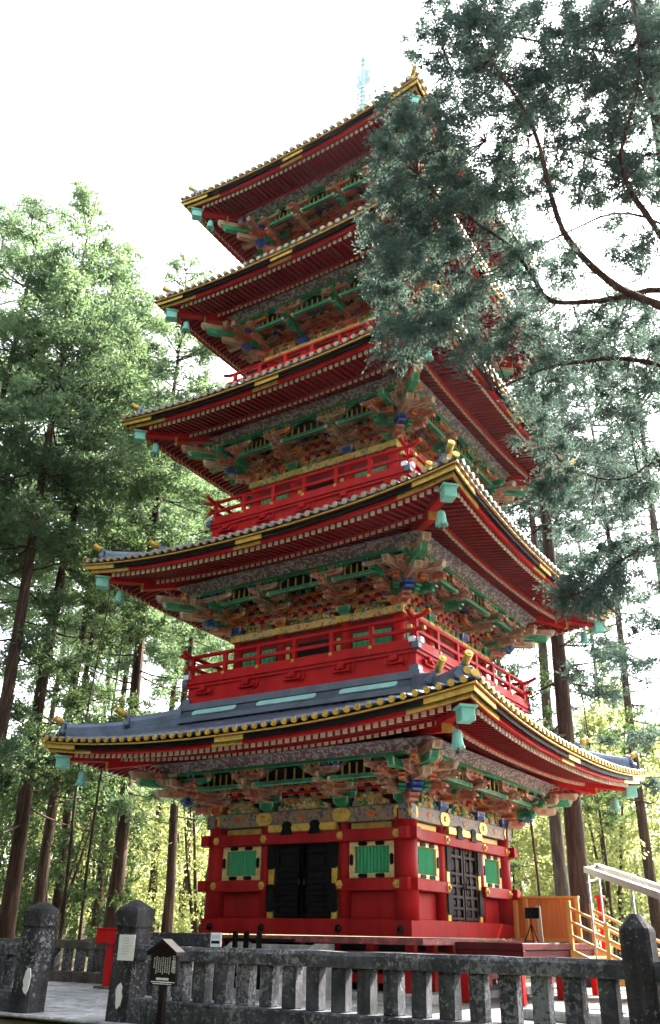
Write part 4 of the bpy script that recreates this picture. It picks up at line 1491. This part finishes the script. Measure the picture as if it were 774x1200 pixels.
for q in range(4): m.box((-w * .3 + q * w * .2, -.017, a0.z - GZ - h * .28), (w * .12, .004, h * .22))
o = obj('small_writing', (m, 'faint_ink'), ws); o['kind'] = 'stuff'
tag(ws, 'small white sign with a black bar at the pagoda base', 'sign')

# ---- low black iron railing in front of the base
a0 = at_y(262, 1099, -4.4); a1 = at_y(346, 1099, -4.4)
ir = empty('iron_railing', ((a0.x + a1.x) / 2, -4.4, GZ))
L = a1.x - a0.x
m = MB(); m.bbox((0, 0, 1.48 - GZ), (L, .05, .05), .006); obj('bar', (m, 'black'), ir)
m = MB(); m.bbox((0, 0, .9 - GZ), (L, .04, .04), .006); obj('bar', (m, 'black'), ir)
for px in (276, 289, 304):
    q = at_y(px, 1099, -4.4)
    m = MB(); m.bbox((q.x - ir.location.x, 0, (1.62 - GZ) / 2), (.085, .07, 1.62 - GZ), .006); obj('upright', (m, 'black'), ir)
tag(ir, 'low black iron railing in front of the pagoda base', 'railing')

# ---- stone steps up to the front doors
st = empty('stone_steps', (0, -3.2, GZ))
for q in range(5):
    m = MB(); m.bbox((0, .0 - .32 * (4 - q) + .1, .09 + .18 * q - (.0)), (1.7, .36, .18), .015); obj('step', (m, 'step_stone'), st)
for sg in (-1, 1):
    pr = [(-1.75, 0), (.2, 0), (.2, .93), (-.12, .93), (-1.75, .22)]
    m = MB(); m.prism(pr, .26, 0, Matrix.Translation((sg * 1.0, 0, 0)) @ Matrix.Rotation(PI / 2, 4, 'Z')); obj('cheek_wall', (m, 'step_stone'), st)
tag(st, 'pale stone steps with cheek walls before the black front doors', 'steps')

# ---- side platform on the right with plywood screen, tripod board and stairs
pf = empty('side_platform', (3.8, .5, GZ))
X0, X1, Y0, Y1 = 3.14, 4.50, -1.9, 2.75
m = MB(); m.bbox(((X0 + X1) / 2 - 3.8, (Y0 + Y1) / 2 - .5, 1.445 - GZ), (X1 - X0, Y1 - Y0, .12), .01); obj('deck', (m, 'red_dark'), pf)
m = MB(); m.bbox(((X0 + X1) / 2 - 3.8, Y0 - .5 + .06, 1.30 - GZ), (X1 - X0, .1, .17), .01); obj('deck_beam', (m, 'red_dark'), pf)
m = MB(); m.bbox((X1 - .08 - 3.8, (Y0 + Y1) / 2 - .5, 1.30 - GZ), (.1, Y1 - Y0 - .2, .17), .01); obj('deck_beam', (m, 'red_dark'), pf)
for x in (X0 + .15, X1 - .15):
    for y in (Y0 + .12, .4, Y1 - .15):
        m = MB(); m.bbox((x - 3.8, y - .5, (1.385 - GZ) / 2), (.16, .16, 1.385 - GZ), .01); obj('leg', (m, 'red'), pf)
tag(pf, 'dark red lacquered wooden platform along the right side of the base', 'platform')
PY = 2.55
a0 = at_y(604, 1053, PY); a1 = at_y(681, 1104, PY)
sc = empty('plywood_screen', ((a0.x + a1.x) / 2, PY, 1.505))
w, h = a1.x - a0.x, a0.z - 1.505
m = MB(); m.bbox((0, 0, h / 2 + .02), (w, .03, h - .04), .004); obj('panel', (m, 'plywood'), sc)
for x in (-w / 2, -w / 2 + .26, w / 2):
    m = MB(); m.bbox((x, -.03, h / 2), (.10, .09, h), .008); obj('post', (m, 'pine_rail'), sc)
m = MB(); m.bbox((0, -.02, h + .02), (w + .12, .12, .05), .008); obj('top_rail', (m, 'pine_rail'), sc)
m = MB(); m.bbox((0, -.03, .05), (w, .06, .07), .008); obj('bottom_rail', (m, 'pine_rail'), sc)
tag(sc, 'orange plywood screen with posts at the end of the side platform', 'screen')
tb = at_y(624, 1100, .9)
tp = empty('tripod_board', (tb.x, .9, 1.505))
for q in range(3):
    an = R_(100 + 120 * q)
    m = MB(); m.tube([(0, 0, .36), (.17 * math.cos(an), .17 * math.sin(an), .0)], .012, 6); obj('leg', (m, 'black'), tp)
m = MB(); m.tube([(0, 0, .2), (0, 0, .56)], .012, 6); obj('mast', (m, 'black'), tp)
M = Matrix.Rotation(R_(-12), 4, 'X')
m = MB(); m.bbox((0, -.02, .58), (.32, .025, .22), .006, 0, M); obj('board', (m, 'black'), tp)
tag(tp, 'small black board on a tripod before the plywood screen', 'stand')
wb_ = at_y(634.5, 1100, 1.1)
m = MB(); m.bbox((0, 0, .36), (.10, .03, .72), .006, 0, Matrix.Rotation(R_(4), 4, 'X'))
o = obj('leaning_board', (m, 'cream'), None, loc=(wb_.x, 1.1, 1.505)); tag(o, 'narrow pale board leaning beside the tripod', 'board')

# stairs going down to the right from the platform
stx = X1 + .0
sr = empty('wooden_stairs', (stx, 1.6, GZ))
nst = 6
for q in range(nst):
    m = MB(); m.bbox((.15 + .27 * q, 0, 1.40 - GZ - .155 * (q + 1) + .0), (.30, 1.5, .045), .006); obj('tread', (m, 'pine_rail'), sr)
for yy in (-.78, .78):
    m = MB(); m.prism([(0, 1.40 - GZ), (0, 1.16 - GZ), (.27 * nst + .1, 0.0), (.27 * nst + .25, .12)], .05, 0, Matrix.Translation((0, yy, 0))); obj('stringer', (m, 'pine_rail'), sr)
    for dz in (.80, .54, .28):
        M = Matrix.Translation((0, yy, 0))
        m = MB(); m.prism([(-.02, 1.42 - GZ + dz), (-.02, 1.36 - GZ + dz), (.27 * nst + .2, .10 + dz - .06), (.27 * nst + .2, .16 + dz - .06)], .06, 0, M); obj('handrail', (m, 'pine_rail'), sr)
    for q, x in enumerate((.0, .75, 1.6)):
        zt_ = 1.42 - GZ + .80 - x * .555
        m = MB(); m.bbox((x, yy, zt_ / 2 + .04), (.085, .085, zt_ + .1), .008); obj('newel', (m, 'pine_rail'), sr)
tag(sr, 'yellow pine stairs with three-bar handrails beside the plywood screen', 'stairs')
# red panel peeping out behind the stairs
q0 = at_y(703, 1052, 3.6)
m = MB(); m.bbox((0, 0, (q0.z - GZ) / 2), (.12, .12, q0.z - GZ), .01)
m.bbox((.0, 0, q0.z - GZ + .02), (.2, .2, .05), .01)
rp = obj('red_post', (m, 'red'), None, loc=(q0.x, 3.6, GZ)); tag(rp, 'red wooden post behind the pine stairs', 'post')

# sloping pale metal gangway rails held on thin pipes
hr = empty('metal_ramp_frame', (6.0, -1.0, GZ))
org = Vector((6.0, -1.0, GZ))
A = [at_y(687, 1019, .8), at_y(699, 1015, 2.0)]
E_ = [at_y(782, 1052, -2.6), at_y(800, 1050, -1.6)]
for a, e in zip(A, E_):
    d = (e - a)
    m = MB()
    n = d.normalized(); sd_ = n.cross(Z3).normalized(); u = sd_.cross(n)
    m.sweep([a - org, a + d * 1.9 - org], [(sd_, u)] * 2, [(-.05, -.06), (.05, -.06), (.05, .06), (-.05, .06)])
    obj('rail_beam', (m, 'steel'), hr)
    for t_ in ((.02, .62, 1.2) if a is A[0] else (.02, 1.0)):
        q = a + d * t_
        m = MB(); m.tube([q - org + Vector((0, 0, -.06)), Vector((q.x - org.x, q.y - org.y, 0))], .022, 8); obj('pipe_post', (m, 'steel'), hr)
m = MB(); m.tube([A[0] - org - Vector((0, 0, .25)), A[1] - org - Vector((0, 0, .25))], .02, 8); obj('cross_pipe', (m, 'steel'), hr)
m = MB(); m.tube([A[0] - org, A[1] - org], .03, 8); obj('cross_pipe', (m, 'steel'), hr)
tag(hr, 'pale sloping metal rail frame on thin pipes at the right edge', 'handrail')

# worn stone steps on the terrace behind the right balusters
for q, (x, y) in enumerate(((6.2, -4.2), (6.9, -3.6), (7.6, -4.4))):
    m = MB(); m.bbox((0, 0, .07), (1.5, .8, .16), .03)
    o = obj('stone_slab', (m, 'step_stone'), None, loc=(x, y, .49), rot=R_(8 * q - 8))
    tag(o, ['pale flat stone behind the fence, nearest to the pagoda corner', 'pale flat stone behind the fence, middle one of three', 'pale flat stone behind the fence, nearest to the corner post'][q], 'stone', 'flat stones on the terrace')
# ================================================================== trees
NR = np.random.default_rng(11)

def unit(a):
    return a / np.maximum(np.linalg.norm(a, axis=-1, keepdims=True), 1e-9)

def leaf_mesh(name, centers, axes, radius, twigs, blades, blen, bwid, mat, spread=.9, droop=0.0, rg=NR, flat=1.0, tint=None):
    """sprays of small leaf blades round each clump centre"""
    N = len(centers)
    radius = np.broadcast_to(np.asarray(radius, float), (N,))
    td = unit(axes[:, None, :] * .7 + rg.normal(size=(N, twigs, 3)) * spread * np.array([1, 1, flat]) + np.array([0, 0, -droop]))
    tl = radius[:, None] * rg.uniform(.55, 1.1, (N, twigs))
    t = (np.arange(blades) + rg.uniform(0, 1, (N, twigs, blades))) / blades
    P = centers[:, None, None, :] + td[:, :, None, :] * (tl[:, :, None] * t)[..., None]
    P = P + np.array([0, 0, -1.]) * (droop * .5 * radius[:, None, None] * t ** 2)[..., None]
    P = P + rg.normal(size=P.shape) * (radius[:, None, None, None] * .07)
    D = unit(td[:, :, None, :] * .9 + rg.normal(size=P.shape) * .65)
    S = unit(np.cross(D, rg.normal(size=P.shape)))
    L = blen * rg.uniform(.6, 1.3, P.shape[:-1])[..., None]
    W = bwid * rg.uniform(.7, 1.3, P.shape[:-1])[..., None]
    v0 = P; v1 = P + D * L * .45 + S * W; v2 = P + D * L; v3 = P + D * L * .45 - S * W
    V = np.stack([v0, v1, v2, v3], -2).reshape(-1, 3)
    nq = len(V) // 4
    ct = rg.uniform(0, 1, (N, 1, 1)) if tint is None else tint[:, None, None]
    T = np.clip(ct * .65 + rg.uniform(0, 1, (N, twigs, 1)) * .2 + rg.uniform(0, 1, (N, twigs, blades)) * .15, 0, 1).reshape(-1)
    me = bpy.data.meshes.new(name)
    me.vertices.add(nq * 4); me.vertices.foreach_set('co', V.astype(np.float32).ravel())
    me.loops.add(nq * 4); me.loops.foreach_set('vertex_index', np.arange(nq * 4, dtype=np.int32))
    me.polygons.add(nq); me.polygons.foreach_set('loop_start', np.arange(0, nq * 4, 4, dtype=np.int32))
    try:
        me.polygons.foreach_set('loop_total', np.full(nq, 4, np.int32))
    except Exception:
        pass
    at = me.attributes.new('tint', 'FLOAT', 'FACE'); at.data.foreach_set('value', T.astype(np.float32))
    me.materials.append(MAT[mat])
    me.update(calc_edges=True)
    return me

def conifer(seed, H, z0, lmax, nbr, mat, trunk_r, tw=9, bl=8, blen=.20, bwid=.035, crad=.55, sparse_low=0.25, barkm='bark'):
    """trunk mesh, limb mesh, crown mesh of one conifer standing at the origin"""
    rg = np.random.default_rng(seed)
    tm = MB()
    n = 9
    pts = [(.12 * math.sin(q * .9 + seed), .12 * math.cos(q * .7 + seed * 2), H * q / n) for q in range(n + 1)]
    pts[0] = (0, 0, -.6)
    rad = [trunk_r * (1.25 if q == 0 else (1 - .92 * (q / n) ** 1.1)) for q in range(n + 1)]
    tm.tube(pts, rad, 12, 0)
    lm = MB()
    C = []; A = []; Rr = []
    levels = []
    z = z0
    while z < H - .3:
        if rg.uniform() > .10:
            for k in range(int(rg.integers(4, 7))):
                levels.append((z + rg.normal() * .18, False))
        z += rg.uniform(.75, 1.15)
    for k in range(int(nbr * sparse_low)):
        levels.append((z0 * rg.uniform(.32, 1.0), True))
    for z, low in levels:
        hf = min(1, max(0, (z - z0) / (H - z0)))
        L = lmax * (1 - hf) ** .85 * rg.uniform(.5, 1.15) * (.75 + .5 * min(1, hf * 4)) + .35
        if low: L = lmax * rg.uniform(.25, .65)
        az = rg.uniform(0, 2 * PI)
        d = np.array([math.cos(az), math.sin(az), 0])
        slope = -.30 + .75 * hf + rg.normal() * .1
        P0 = np.array([0, 0, z])
        f_ = lambda t: P0 + d * L * t + np.array([0, 0, slope * L * t + .22 * L * t * t])
        cur = [f_(k / 4) for k in range(5)]
        lm.tube(cur, [max(.012, trunk_r * .13 * (1 - t_ / 4.6)) for t_ in range(5)], 5, 0, caps=False)
        if low and rg.uniform() < .45: continue          # dead branch
        nc = max(2, int(L * 3.4))
        for k in range(nc):
            t = (.30 if not low else .6) + (.72 if not low else .42) * (k + rg.uniform()) / nc
            side = np.array([-d[1], d[0], 0]) * rg.normal() * L * .17 * (1.2 - t * .6)
            C.append(f_(t) + side + np.array([0, 0, rg.normal() * .10]))
            A.append(d * .9 + np.array([0, 0, .25]))
            Rr.append(crad * rg.uniform(.65, 1.25))
    C = np.array(C); A = np.array(A); Rr = np.array(Rr)
    cm = leaf_mesh('crown', C, A, Rr, tw, bl, blen, bwid, mat, .85, .12, rg, .5)
    return tm.mesh('trunk', barkm), lm.mesh('limbs', barkm), cm

VAR = [conifer(21, 24, 11.5, 4.0, 60, 'leaf_cedar', .27, 11, 11, .15, .024, .62, .35),
       conifer(22, 22.5, 12.0, 3.5, 50, 'leaf_cedar', .24, 11, 11, .15, .024, .60, .35),
       conifer(23, 25.5, 13.0, 3.8, 60, 'leaf_cedar', .26, 11, 11, .15, .024, .62, .45),
       conifer(24, 20.5, 11.0, 3.0, 50, 'leaf_cedar', .2, 11, 10, .15, .024, .56, .35)]
VAR_R = [conifer(31, 26, 17.0, 3.6, 46, 'leaf_cypress', .34, 10, 10, .15, .024, .55, .8, barkm='bark'),
         conifer(32, 25, 16.0, 3.2, 42, 'leaf_cypress', .27, 10, 10, .15, .024, .55, .8, barkm='bark_grey')]

def bush_tree(seed, H, mat, wide=.42, n=230, tw=9, bl=8, blen=.13, bwid=.042):
    """small leafy understorey tree: several thin stems, loose crown of round-leaved sprays"""
    rg = np.random.default_rng(seed)
    tm = MB()
    stems = []
    for k in range(3):
        az = rg.uniform(0, 2 * PI); top = np.array([math.cos(az) * H * .16, math.sin(az) * H * .16, H * rg.uniform(.7, .95)])
        pts = [(0, 0, -.4)] + [tuple(top * t + np.array([.1 * math.sin(3 * t + k), .1 * math.cos(2 * t + k), 0])) for t in (.25, .5, .75, 1)]
        tm.tube(pts, [.11, .085, .06, .04, .015], 7, 0)
    C = []; A = []
    for q in range(n):
        u = rg.uniform(.12, 1)
        r = H * wide * math.sqrt(rg.uniform(.05, 1)) * (math.sin(min(1, u * 1.15) * PI) ** .6 * .9 + .1)
        az = rg.uniform(0, 2 * PI)
        C.append((r * math.cos(az), r * math.sin(az), H * u)); A.append((math.cos(az), math.sin(az), .1))
    cm = leaf_mesh('crown', np.array(C), np.array(A), H * .085, tw, bl, blen, bwid, mat, 1.0, .25, rg)
    return tm.mesh('trunk', 'bark'), None, cm
BUSH = [bush_tree(41, 8, 'leaf_bright'), bush_tree(42, 10, 'leaf_bright', .36, 260), bush_tree(43, 7, 'leaf_dark', .45), bush_tree(44, 9, 'leaf_bright', .4, 210)]

def plant(var, px, dist, label, group, name='cedar_tree', scale=1.0, fat=1.0, cat='tree', rz=None, py=None):
    hy = 1088.2 + (px - 45) * .01838
    p = at_d(px, hy, dist)
    tr_, lm_, cr_ = var
    root = empty(name, (p.x, p.y, terrain(p.x, p.y)), rng.uniform(0, 6.28) if rz is None else rz)
    t = obj('trunk', tr_, root); t.scale = (scale * fat * .85, scale * fat * .85, scale)
    if lm_:
        o = obj('limbs', lm_, root, kind='stuff'); o.scale = (scale,) * 3
    c = obj('crown', cr_, root); c.scale = (scale,) * 3
    tag(root, label, cat, group)
    return root

LG = 'tall cedars left of the pagoda'
left = [(8, 26, 0, 1.0, .95, 'thick cedar trunk rising at the far left edge'),
        (44, 30, 1, 1.0, .95, 'cedar trunk rising directly behind the leftmost gate post'),
        (128, 27, 2, .98, 1.0, 'dark thick cedar trunk left of the second gate post'),
        (176, 40, 1, 1.06, .9, 'reddish cedar trunk just right of the second gate post'),
        (195, 33, 3, 1.06, 1.0, 'straight cedar trunk nearest the pagoda on the left side'),
        (-45, 24, 2, .95, 1.0, 'cedar at the left picture edge with low hanging dark sprays'),
        (86, 44, 3, 1.2, .8, 'slim far cedar seen in the gap between the two gate posts'),
        (62, 34, 3, 1.15, .85, 'slim dark cedar trunk right of the leftmost gate post'),
        (112, 37, 1, 1.08, .8, 'slim dark cedar trunk left of the dark thick cedar trunk'),
        (214, 42, 3, 1.2, .8, 'slim dark cedar trunk beside the pagoda, behind the straight one'),
        (232, 50, 0, .95, .8, 'distant cedar behind the left roof corners of the pagoda'),
        (20, 50, 2, 1.1, .9, 'distant cedar behind the far left cedar trunk'),
        (-135, 25, 0, 1.0, 1.0, 'tall cedar whose crown fills the upper left picture edge'),
        (-190, 29, 2, 1.05, 1.0, 'tall cedar crown at the upper left edge, behind the nearer one'),
        (-100, 38, 0, 1.1, .9, 'cedar beyond the left picture edge behind the fence')]
for (px, d, v, sc_, fat, lb) in left:
    plant(VAR[v], px, d, lb, LG, 'cedar_tree', sc_, fat)
RG_ = 'tall conifers right of the pagoda'
right = [(689, 26, 0, 1.0, 1.0, 'thick reddish conifer trunk standing right of the lowest roof corner'),
         (668, 31, 1, 1.05, 1.0, 'greyer conifer trunk close left of the thick reddish trunk'),
         (610, 48, 1, 1.15, .9, 'distant conifer behind the right side of the pagoda'),
         (735, 42, 1, 1.0, .6, 'slim conifer trunk between the reddish trunk and the right picture edge'),
         (775, 36, 0, 1.05, .7, 'conifer trunk at the right picture edge above the metal rail'),
         (850, 30, 1, 1.0, 1.1, 'conifer just outside the right picture edge')]
for (px, d, v, sc_, fat, lb) in right:
    plant(VAR_R[v], px, d, lb, RG_, 'conifer_tree', sc_, fat)
# slim young trees between the left trunks
SL = [conifer(51, 12, 5, 1.6, 30, 'leaf_dark', .07, 8, 8, .13, .022, .35, .3)]
for (px, d, lb) in ((70, 24, 'thin dark sapling between the gate posts, left one'), (97, 25, 'thin dark sapling between the gate posts, right one'), (718, 30, 'thin sapling right of the thick reddish trunk'), (633, 28, 'thin sapling right of the pagoda base')):
    plant(SL[0], px, d, lb, 'thin saplings', 'sapling', 1.0, .8)
UG = 'sunlit understorey trees behind the terrace'
und = [(-20, 38, 2), (30, 45, 0), (75, 50, 1), (110, 42, 3), (150, 48, 0), (185, 55, 1), (215, 44, 3), (245, 50, 0), (235, 38, 3), (60, 34, 2), (5, 60, 1), (130, 62, 1), (275, 60, 1),
       (600, 40, 0), (625, 50, 1), (655, 44, 3), (700, 48, 0), (725, 38, 3), (755, 46, 1), (790, 40, 0), (680, 60, 1), (640, 62, 1), (740, 60, 0), (825, 46, 3)]
ORD = ['first', 'second', 'third', 'fourth', 'fifth', 'sixth', 'seventh', 'eighth', 'ninth', 'tenth', 'eleventh', 'twelfth', 'thirteenth']
for side in (0, 1):
    row = sorted(u for u in und if (u[0] > 400) == bool(side))
    for q, (px, d, v) in enumerate(row):
        lb = ('yellow-green' if v != 2 else 'dark green') + f' understorey tree {"right" if side else "left"} of the pagoda, {ORD[q]} from the left'
        plant(BUSH[v], px, d, lb, UG + (' on the right' if side else ' on the left'), 'understorey_tree', rng.uniform(.85, 1.25))

# ---- the near cypress whose limbs hang into the picture from the right
base = at_d(985, 1105.5, 11.5)
near = empty('cypress_tree', (base.x, base.y, terrain(base.x, base.y)))
org = Vector(near.location)
tm = MB()
top = org + Vector((0, 0, 19))
tm.tube([(0, 0, -.5), (.0, .0, 1), (-.05, .05, 5), (.05, .1, 9), (0, 0, 13), (0, 0, 19)], [.48, .36, .31, .26, .18, .03], 16, 0)
obj('trunk', (tm, 'bark_limb'), near)
# limbs: points in the picture with a distance; all start on the trunk
def L3(pts): return [at_d(*p) - org for p in pts]
limbs = [
    ([(774, 358, 10.6), (740, 345, 10.4), (715, 330, 10.2), (685, 303, 10.0), (660, 270, 9.9), (645, 225, 9.8), (632, 170, 9.7), (615, 130, 9.7), (592, 95, 9.6), (575, 70, 9.6)], .075, 9.5),
    ([(774, 340, 10.9), (730, 348, 10.7), (685, 354, 10.5), (645, 352, 10.3), (625, 325, 10.2), (600, 290, 10.0), (560, 262, 9.9), (520, 235, 9.7), (490, 205, 9.6)], .058, 8.8),
    ([(790, 300, 10.3), (757, 250, 10.2), (738, 222, 10.1), (728, 185, 10.1), (735, 150, 10.0), (747, 105, 10.0), (748, 50, 9.9), (740, -20, 9.9)], .062, 9.8),
    ([(774, 428, 11.2), (720, 420, 11.1), (685, 424, 11.0), (645, 430, 10.9), (605, 446, 10.8), (578, 458, 10.8)], .05, 7.6),
    ([(774, 262, 11.4), (720, 250, 11.3), (670, 270, 11.2), (620, 290, 11.1), (575, 280, 11.0)], .035, 9.6),
    ([(774, 180, 10.9), (715, 190, 10.8), (670, 175, 10.7), (620, 172, 10.6), (570, 165, 10.5)], .035, 11.5),
    ([(774, 640, 11.6), (730, 655, 11.5), (690, 690, 11.4), (655, 700, 11.3)], .03, 5.4),
    ([(774, 540, 11.8), (735, 560, 11.7), (700, 560, 11.6), (660, 545, 11.6)], .03, 6.4),
    ([(774, 70, 11.0), (710, 60, 10.8), (640, 50, 10.7), (570, 40, 10.6), (520, 60, 10.5)], .045, 13.0)]
tips = []
for pts, r, zt_ in limbs:
    P = L3(pts)
    start = Vector((0, 0, min(zt_, P[0].z - .2)))
    allp = [start, start.lerp(P[0], .55) + Vector((0, 0, .05))] + P
    # smooth the chain
    sm = []
    for q in range(len(allp) - 1):
        p0 = allp[max(q - 1, 0)]; p1_ = allp[q]; p2_ = allp[q + 1]; p3_ = allp[min(q + 2, len(allp) - 1)]
        for t in (0, .33, .66):
            sm.append(.5 * ((2 * p1_) + (p2_ - p0) * t + (2 * p0 - 5 * p1_ + 4 * p2_ - p3_) * t * t + (3 * p1_ - p0 - 3 * p2_ + p3_) * t ** 3))
    sm.append(allp[-1])
    m = MB(); nn = len(sm)
    m.tube(sm, [max(.010, r * .74 * (1.25 - 1.0 * q / nn) * (1 + .10 * math.sin(q * 2.3 + r * 90))) for q in range(nn)], 8, 0)
    obj('limb', (m, 'bark_limb'), near)
    tips.append(sm)
# foliage masses: centre, half size in the picture, distance range, how many sprays
mass = [(470, 150, 38, 40, 9.2, 10.4, 26), (500, 190, 60, 70, 9.2, 10.8, 80), (480, 255, 55, 60, 9.2, 10.6, 80), (505, 330, 70, 60, 9.3, 11.0, 95), (475, 395, 40, 28, 9.3, 10.4, 22),
        (560, 380, 55, 40, 9.5, 11.0, 40), (540, 40, 70, 45, 9.4, 11.4, 60), (620, 45, 80, 50, 9.6, 11.8, 75), (710, 50, 70, 60, 9.8, 12, 80), (760, 60, 50, 70, 9.8, 12, 60),
        (580, 110, 70, 40, 9.5, 11.4, 50), (670, 120, 70, 50, 9.7, 11.8, 60), (570, 200, 60, 50, 9.6, 11.2, 45), (690, 200, 50, 45, 9.8, 11.8, 34), (750, 180, 40, 70, 9.8, 12, 45),
        (620, 215, 40, 35, 9.8, 11.6, 22), (590, 290, 45, 40, 9.7, 11.2, 28), (640, 310, 40, 35, 9.8, 11.4, 16), (720, 290, 50, 40, 10, 12, 30), (740, 380, 45, 45, 10.2, 12, 34),
        (680, 390, 50, 30, 10.2, 12, 22), (620, 400, 50, 35, 10, 11.6, 26), (650, 450, 45, 25, 10.4, 12, 16), (740, 460, 45, 35, 10.8, 12.4, 30), (640, 500, 35, 40, 10.8, 12, 20),
        (665, 555, 22, 14, 11, 11.8, 8), (735, 545, 45, 40, 11, 12.6, 24), (695, 690, 36, 26, 11.1, 12.2, 22), (668, 700, 24, 22, 11.1, 11.9, 11), (705, 665, 28, 20, 11.1, 12, 9), (650, 560, 22, 26, 11, 11.8, 12), (735, 650, 45, 35, 11.2, 12.6, 24), (690, 610, 30, 22, 11.4, 12.4, 7),
        (760, 760, 25, 40, 11.4, 12.6, 8), (455, 110, 8, 18, 9.4, 9.8, 3), (560, 20, 60, 40, 9.4, 11.4, 30)]
rgn = np.random.default_rng(77)
C = []; A = []
for (cx_, cy_, rx, ry, d0, d1, n) in mass:
    for q in range(max(3, int(n * (1.5 if cy_ < 230 and cx_ > 560 else .95 if cy_ < 230 and cx_ > 500 else .8)))):
        a = rgn.uniform(0, 2 * PI); rr_ = math.sqrt(rgn.uniform())
        p = at_d(cx_ + rx * rr_ * math.cos(a), cy_ + ry * rr_ * math.sin(a), rgn.uniform(d0, d1)) - org
        C.append(tuple(p))
        out = Vector((p.x, p.y, 0)).normalized()
        A.append((out.x, out.y, -.1))
# plus the part of the crown outside the picture, round the trunk
for q in range(420):
    az = rgn.uniform(0, 2 * PI); z = rgn.uniform(7, 19); r = rgn.uniform(.4, 1) * 4.0 * (1 - (z - 7) / 14)
    p = Vector((r * math.cos(az), r * math.sin(az), z))
    w = p + org
    v = w - CAM
    dep = v.dot(FW)
    px = 387 + FPX * v.dot(RT) / dep; py = 600 - FPX * v.dot(UPV) / dep
    if dep > 0 and px < 800 and py > -60: continue
    C.append(tuple(p)); A.append((math.cos(az), math.sin(az), -.1))
C = np.array(C); A = np.array(A)
cm = leaf_mesh('crown', C, A, rgn.uniform(.2, .36, len(C)), 15, 15, .058, .0115, 'leaf_cypress', .9, .4, rgn, .75)
obj('crown', cm, near)
# thin twigs that join the sprays to the limbs
alls = [p for s in tips for p in s]
tw_ = MB()
for q in range(0, len(C), 3):
    c0 = Vector(C[q])
    best = min(alls, key=lambda p: (p - c0).length_squared)
    if (best - c0).length < 1.6:
        mid = best.lerp(c0, .5) + Vector((rng.uniform(-.06, .06), rng.uniform(-.06, .06), rng.uniform(0, .08)))
        tw_.tube([best, mid, c0], [.012, .008, .004], 4, 0, caps=False)
o = obj('twigs', (tw_, 'bark_limb'), near); o['kind'] = 'stuff'
tag(near, 'near cypress with curving reddish limbs hanging over the upper right', 'tree')

# ---- the wood goes on round the photographer, out of the picture, and shades the terrace
wood_out = [(17, 3), (21, 12), (14, 17), (27, 5), (24, -5), (31, 14), (20, -12)]
for q in range(24):
    an = R_(-15 - 165 * q / 23)
    r = 15 + 13 * ((q * 37) % 10) / 10
    wood_out.append((4 + r * math.cos(an) * 1.05, -12 + r * math.sin(an)))
for q, (x, y) in enumerate(wood_out):
    v = VAR[q % 3]
    root = empty('cedar_tree', (x, y, terrain(x, y)), q * 1.3)
    for nm, me in zip(('trunk', 'limbs', 'crown'), v):
        obj(nm, me, root, kind='stuff' if nm == 'limbs' else None).scale = (1.1, 1.1, 1.1)
    tag(root, 'tall cedar standing out of the picture around the terrace', 'tree', 'cedars around the terrace out of view')
for q in range(46):
    an = R_(8 - 200 * q / 45)
    r = 17 + 12 * ((q * 53) % 17) / 17
    x, y = 5 + r * math.cos(an) * 1.05, -11 + r * math.sin(an)
    v = BUSH[2]
    root = empty('understorey_tree', (x, y, terrain(x, y)), q * 2.1)
    s_ = 1.1 + .5 * ((q * 29) % 11) / 11
    for nm, me in (('trunk', v[0]), ('crown', v[2])):
        obj(nm, me, root).scale = (s_, s_, s_)
    tag(root, 'dark green understorey tree out of the picture around the terrace', 'tree', 'understorey trees around the terrace out of view')
# ================================================================== thin volume, added to imitate the veil of lens glare
t = NT('veil_volume')
pv_ = t.n('ShaderNodeVolumePrincipled')
pv_.inputs['Color'].default_value = (.93, .93, .95, 1)
pv_.inputs['Density'].default_value = .00014
pv_.inputs['Anisotropy'].default_value = .72
t.l(pv_.outputs[0], t.out.inputs['Volume'])
m = MB(); m.box((0, 60, 16.9), (960, 1040, 36.6))
hz = obj('glare_veil', (m, 'veil_volume')); hz['kind'] = 'stuff'
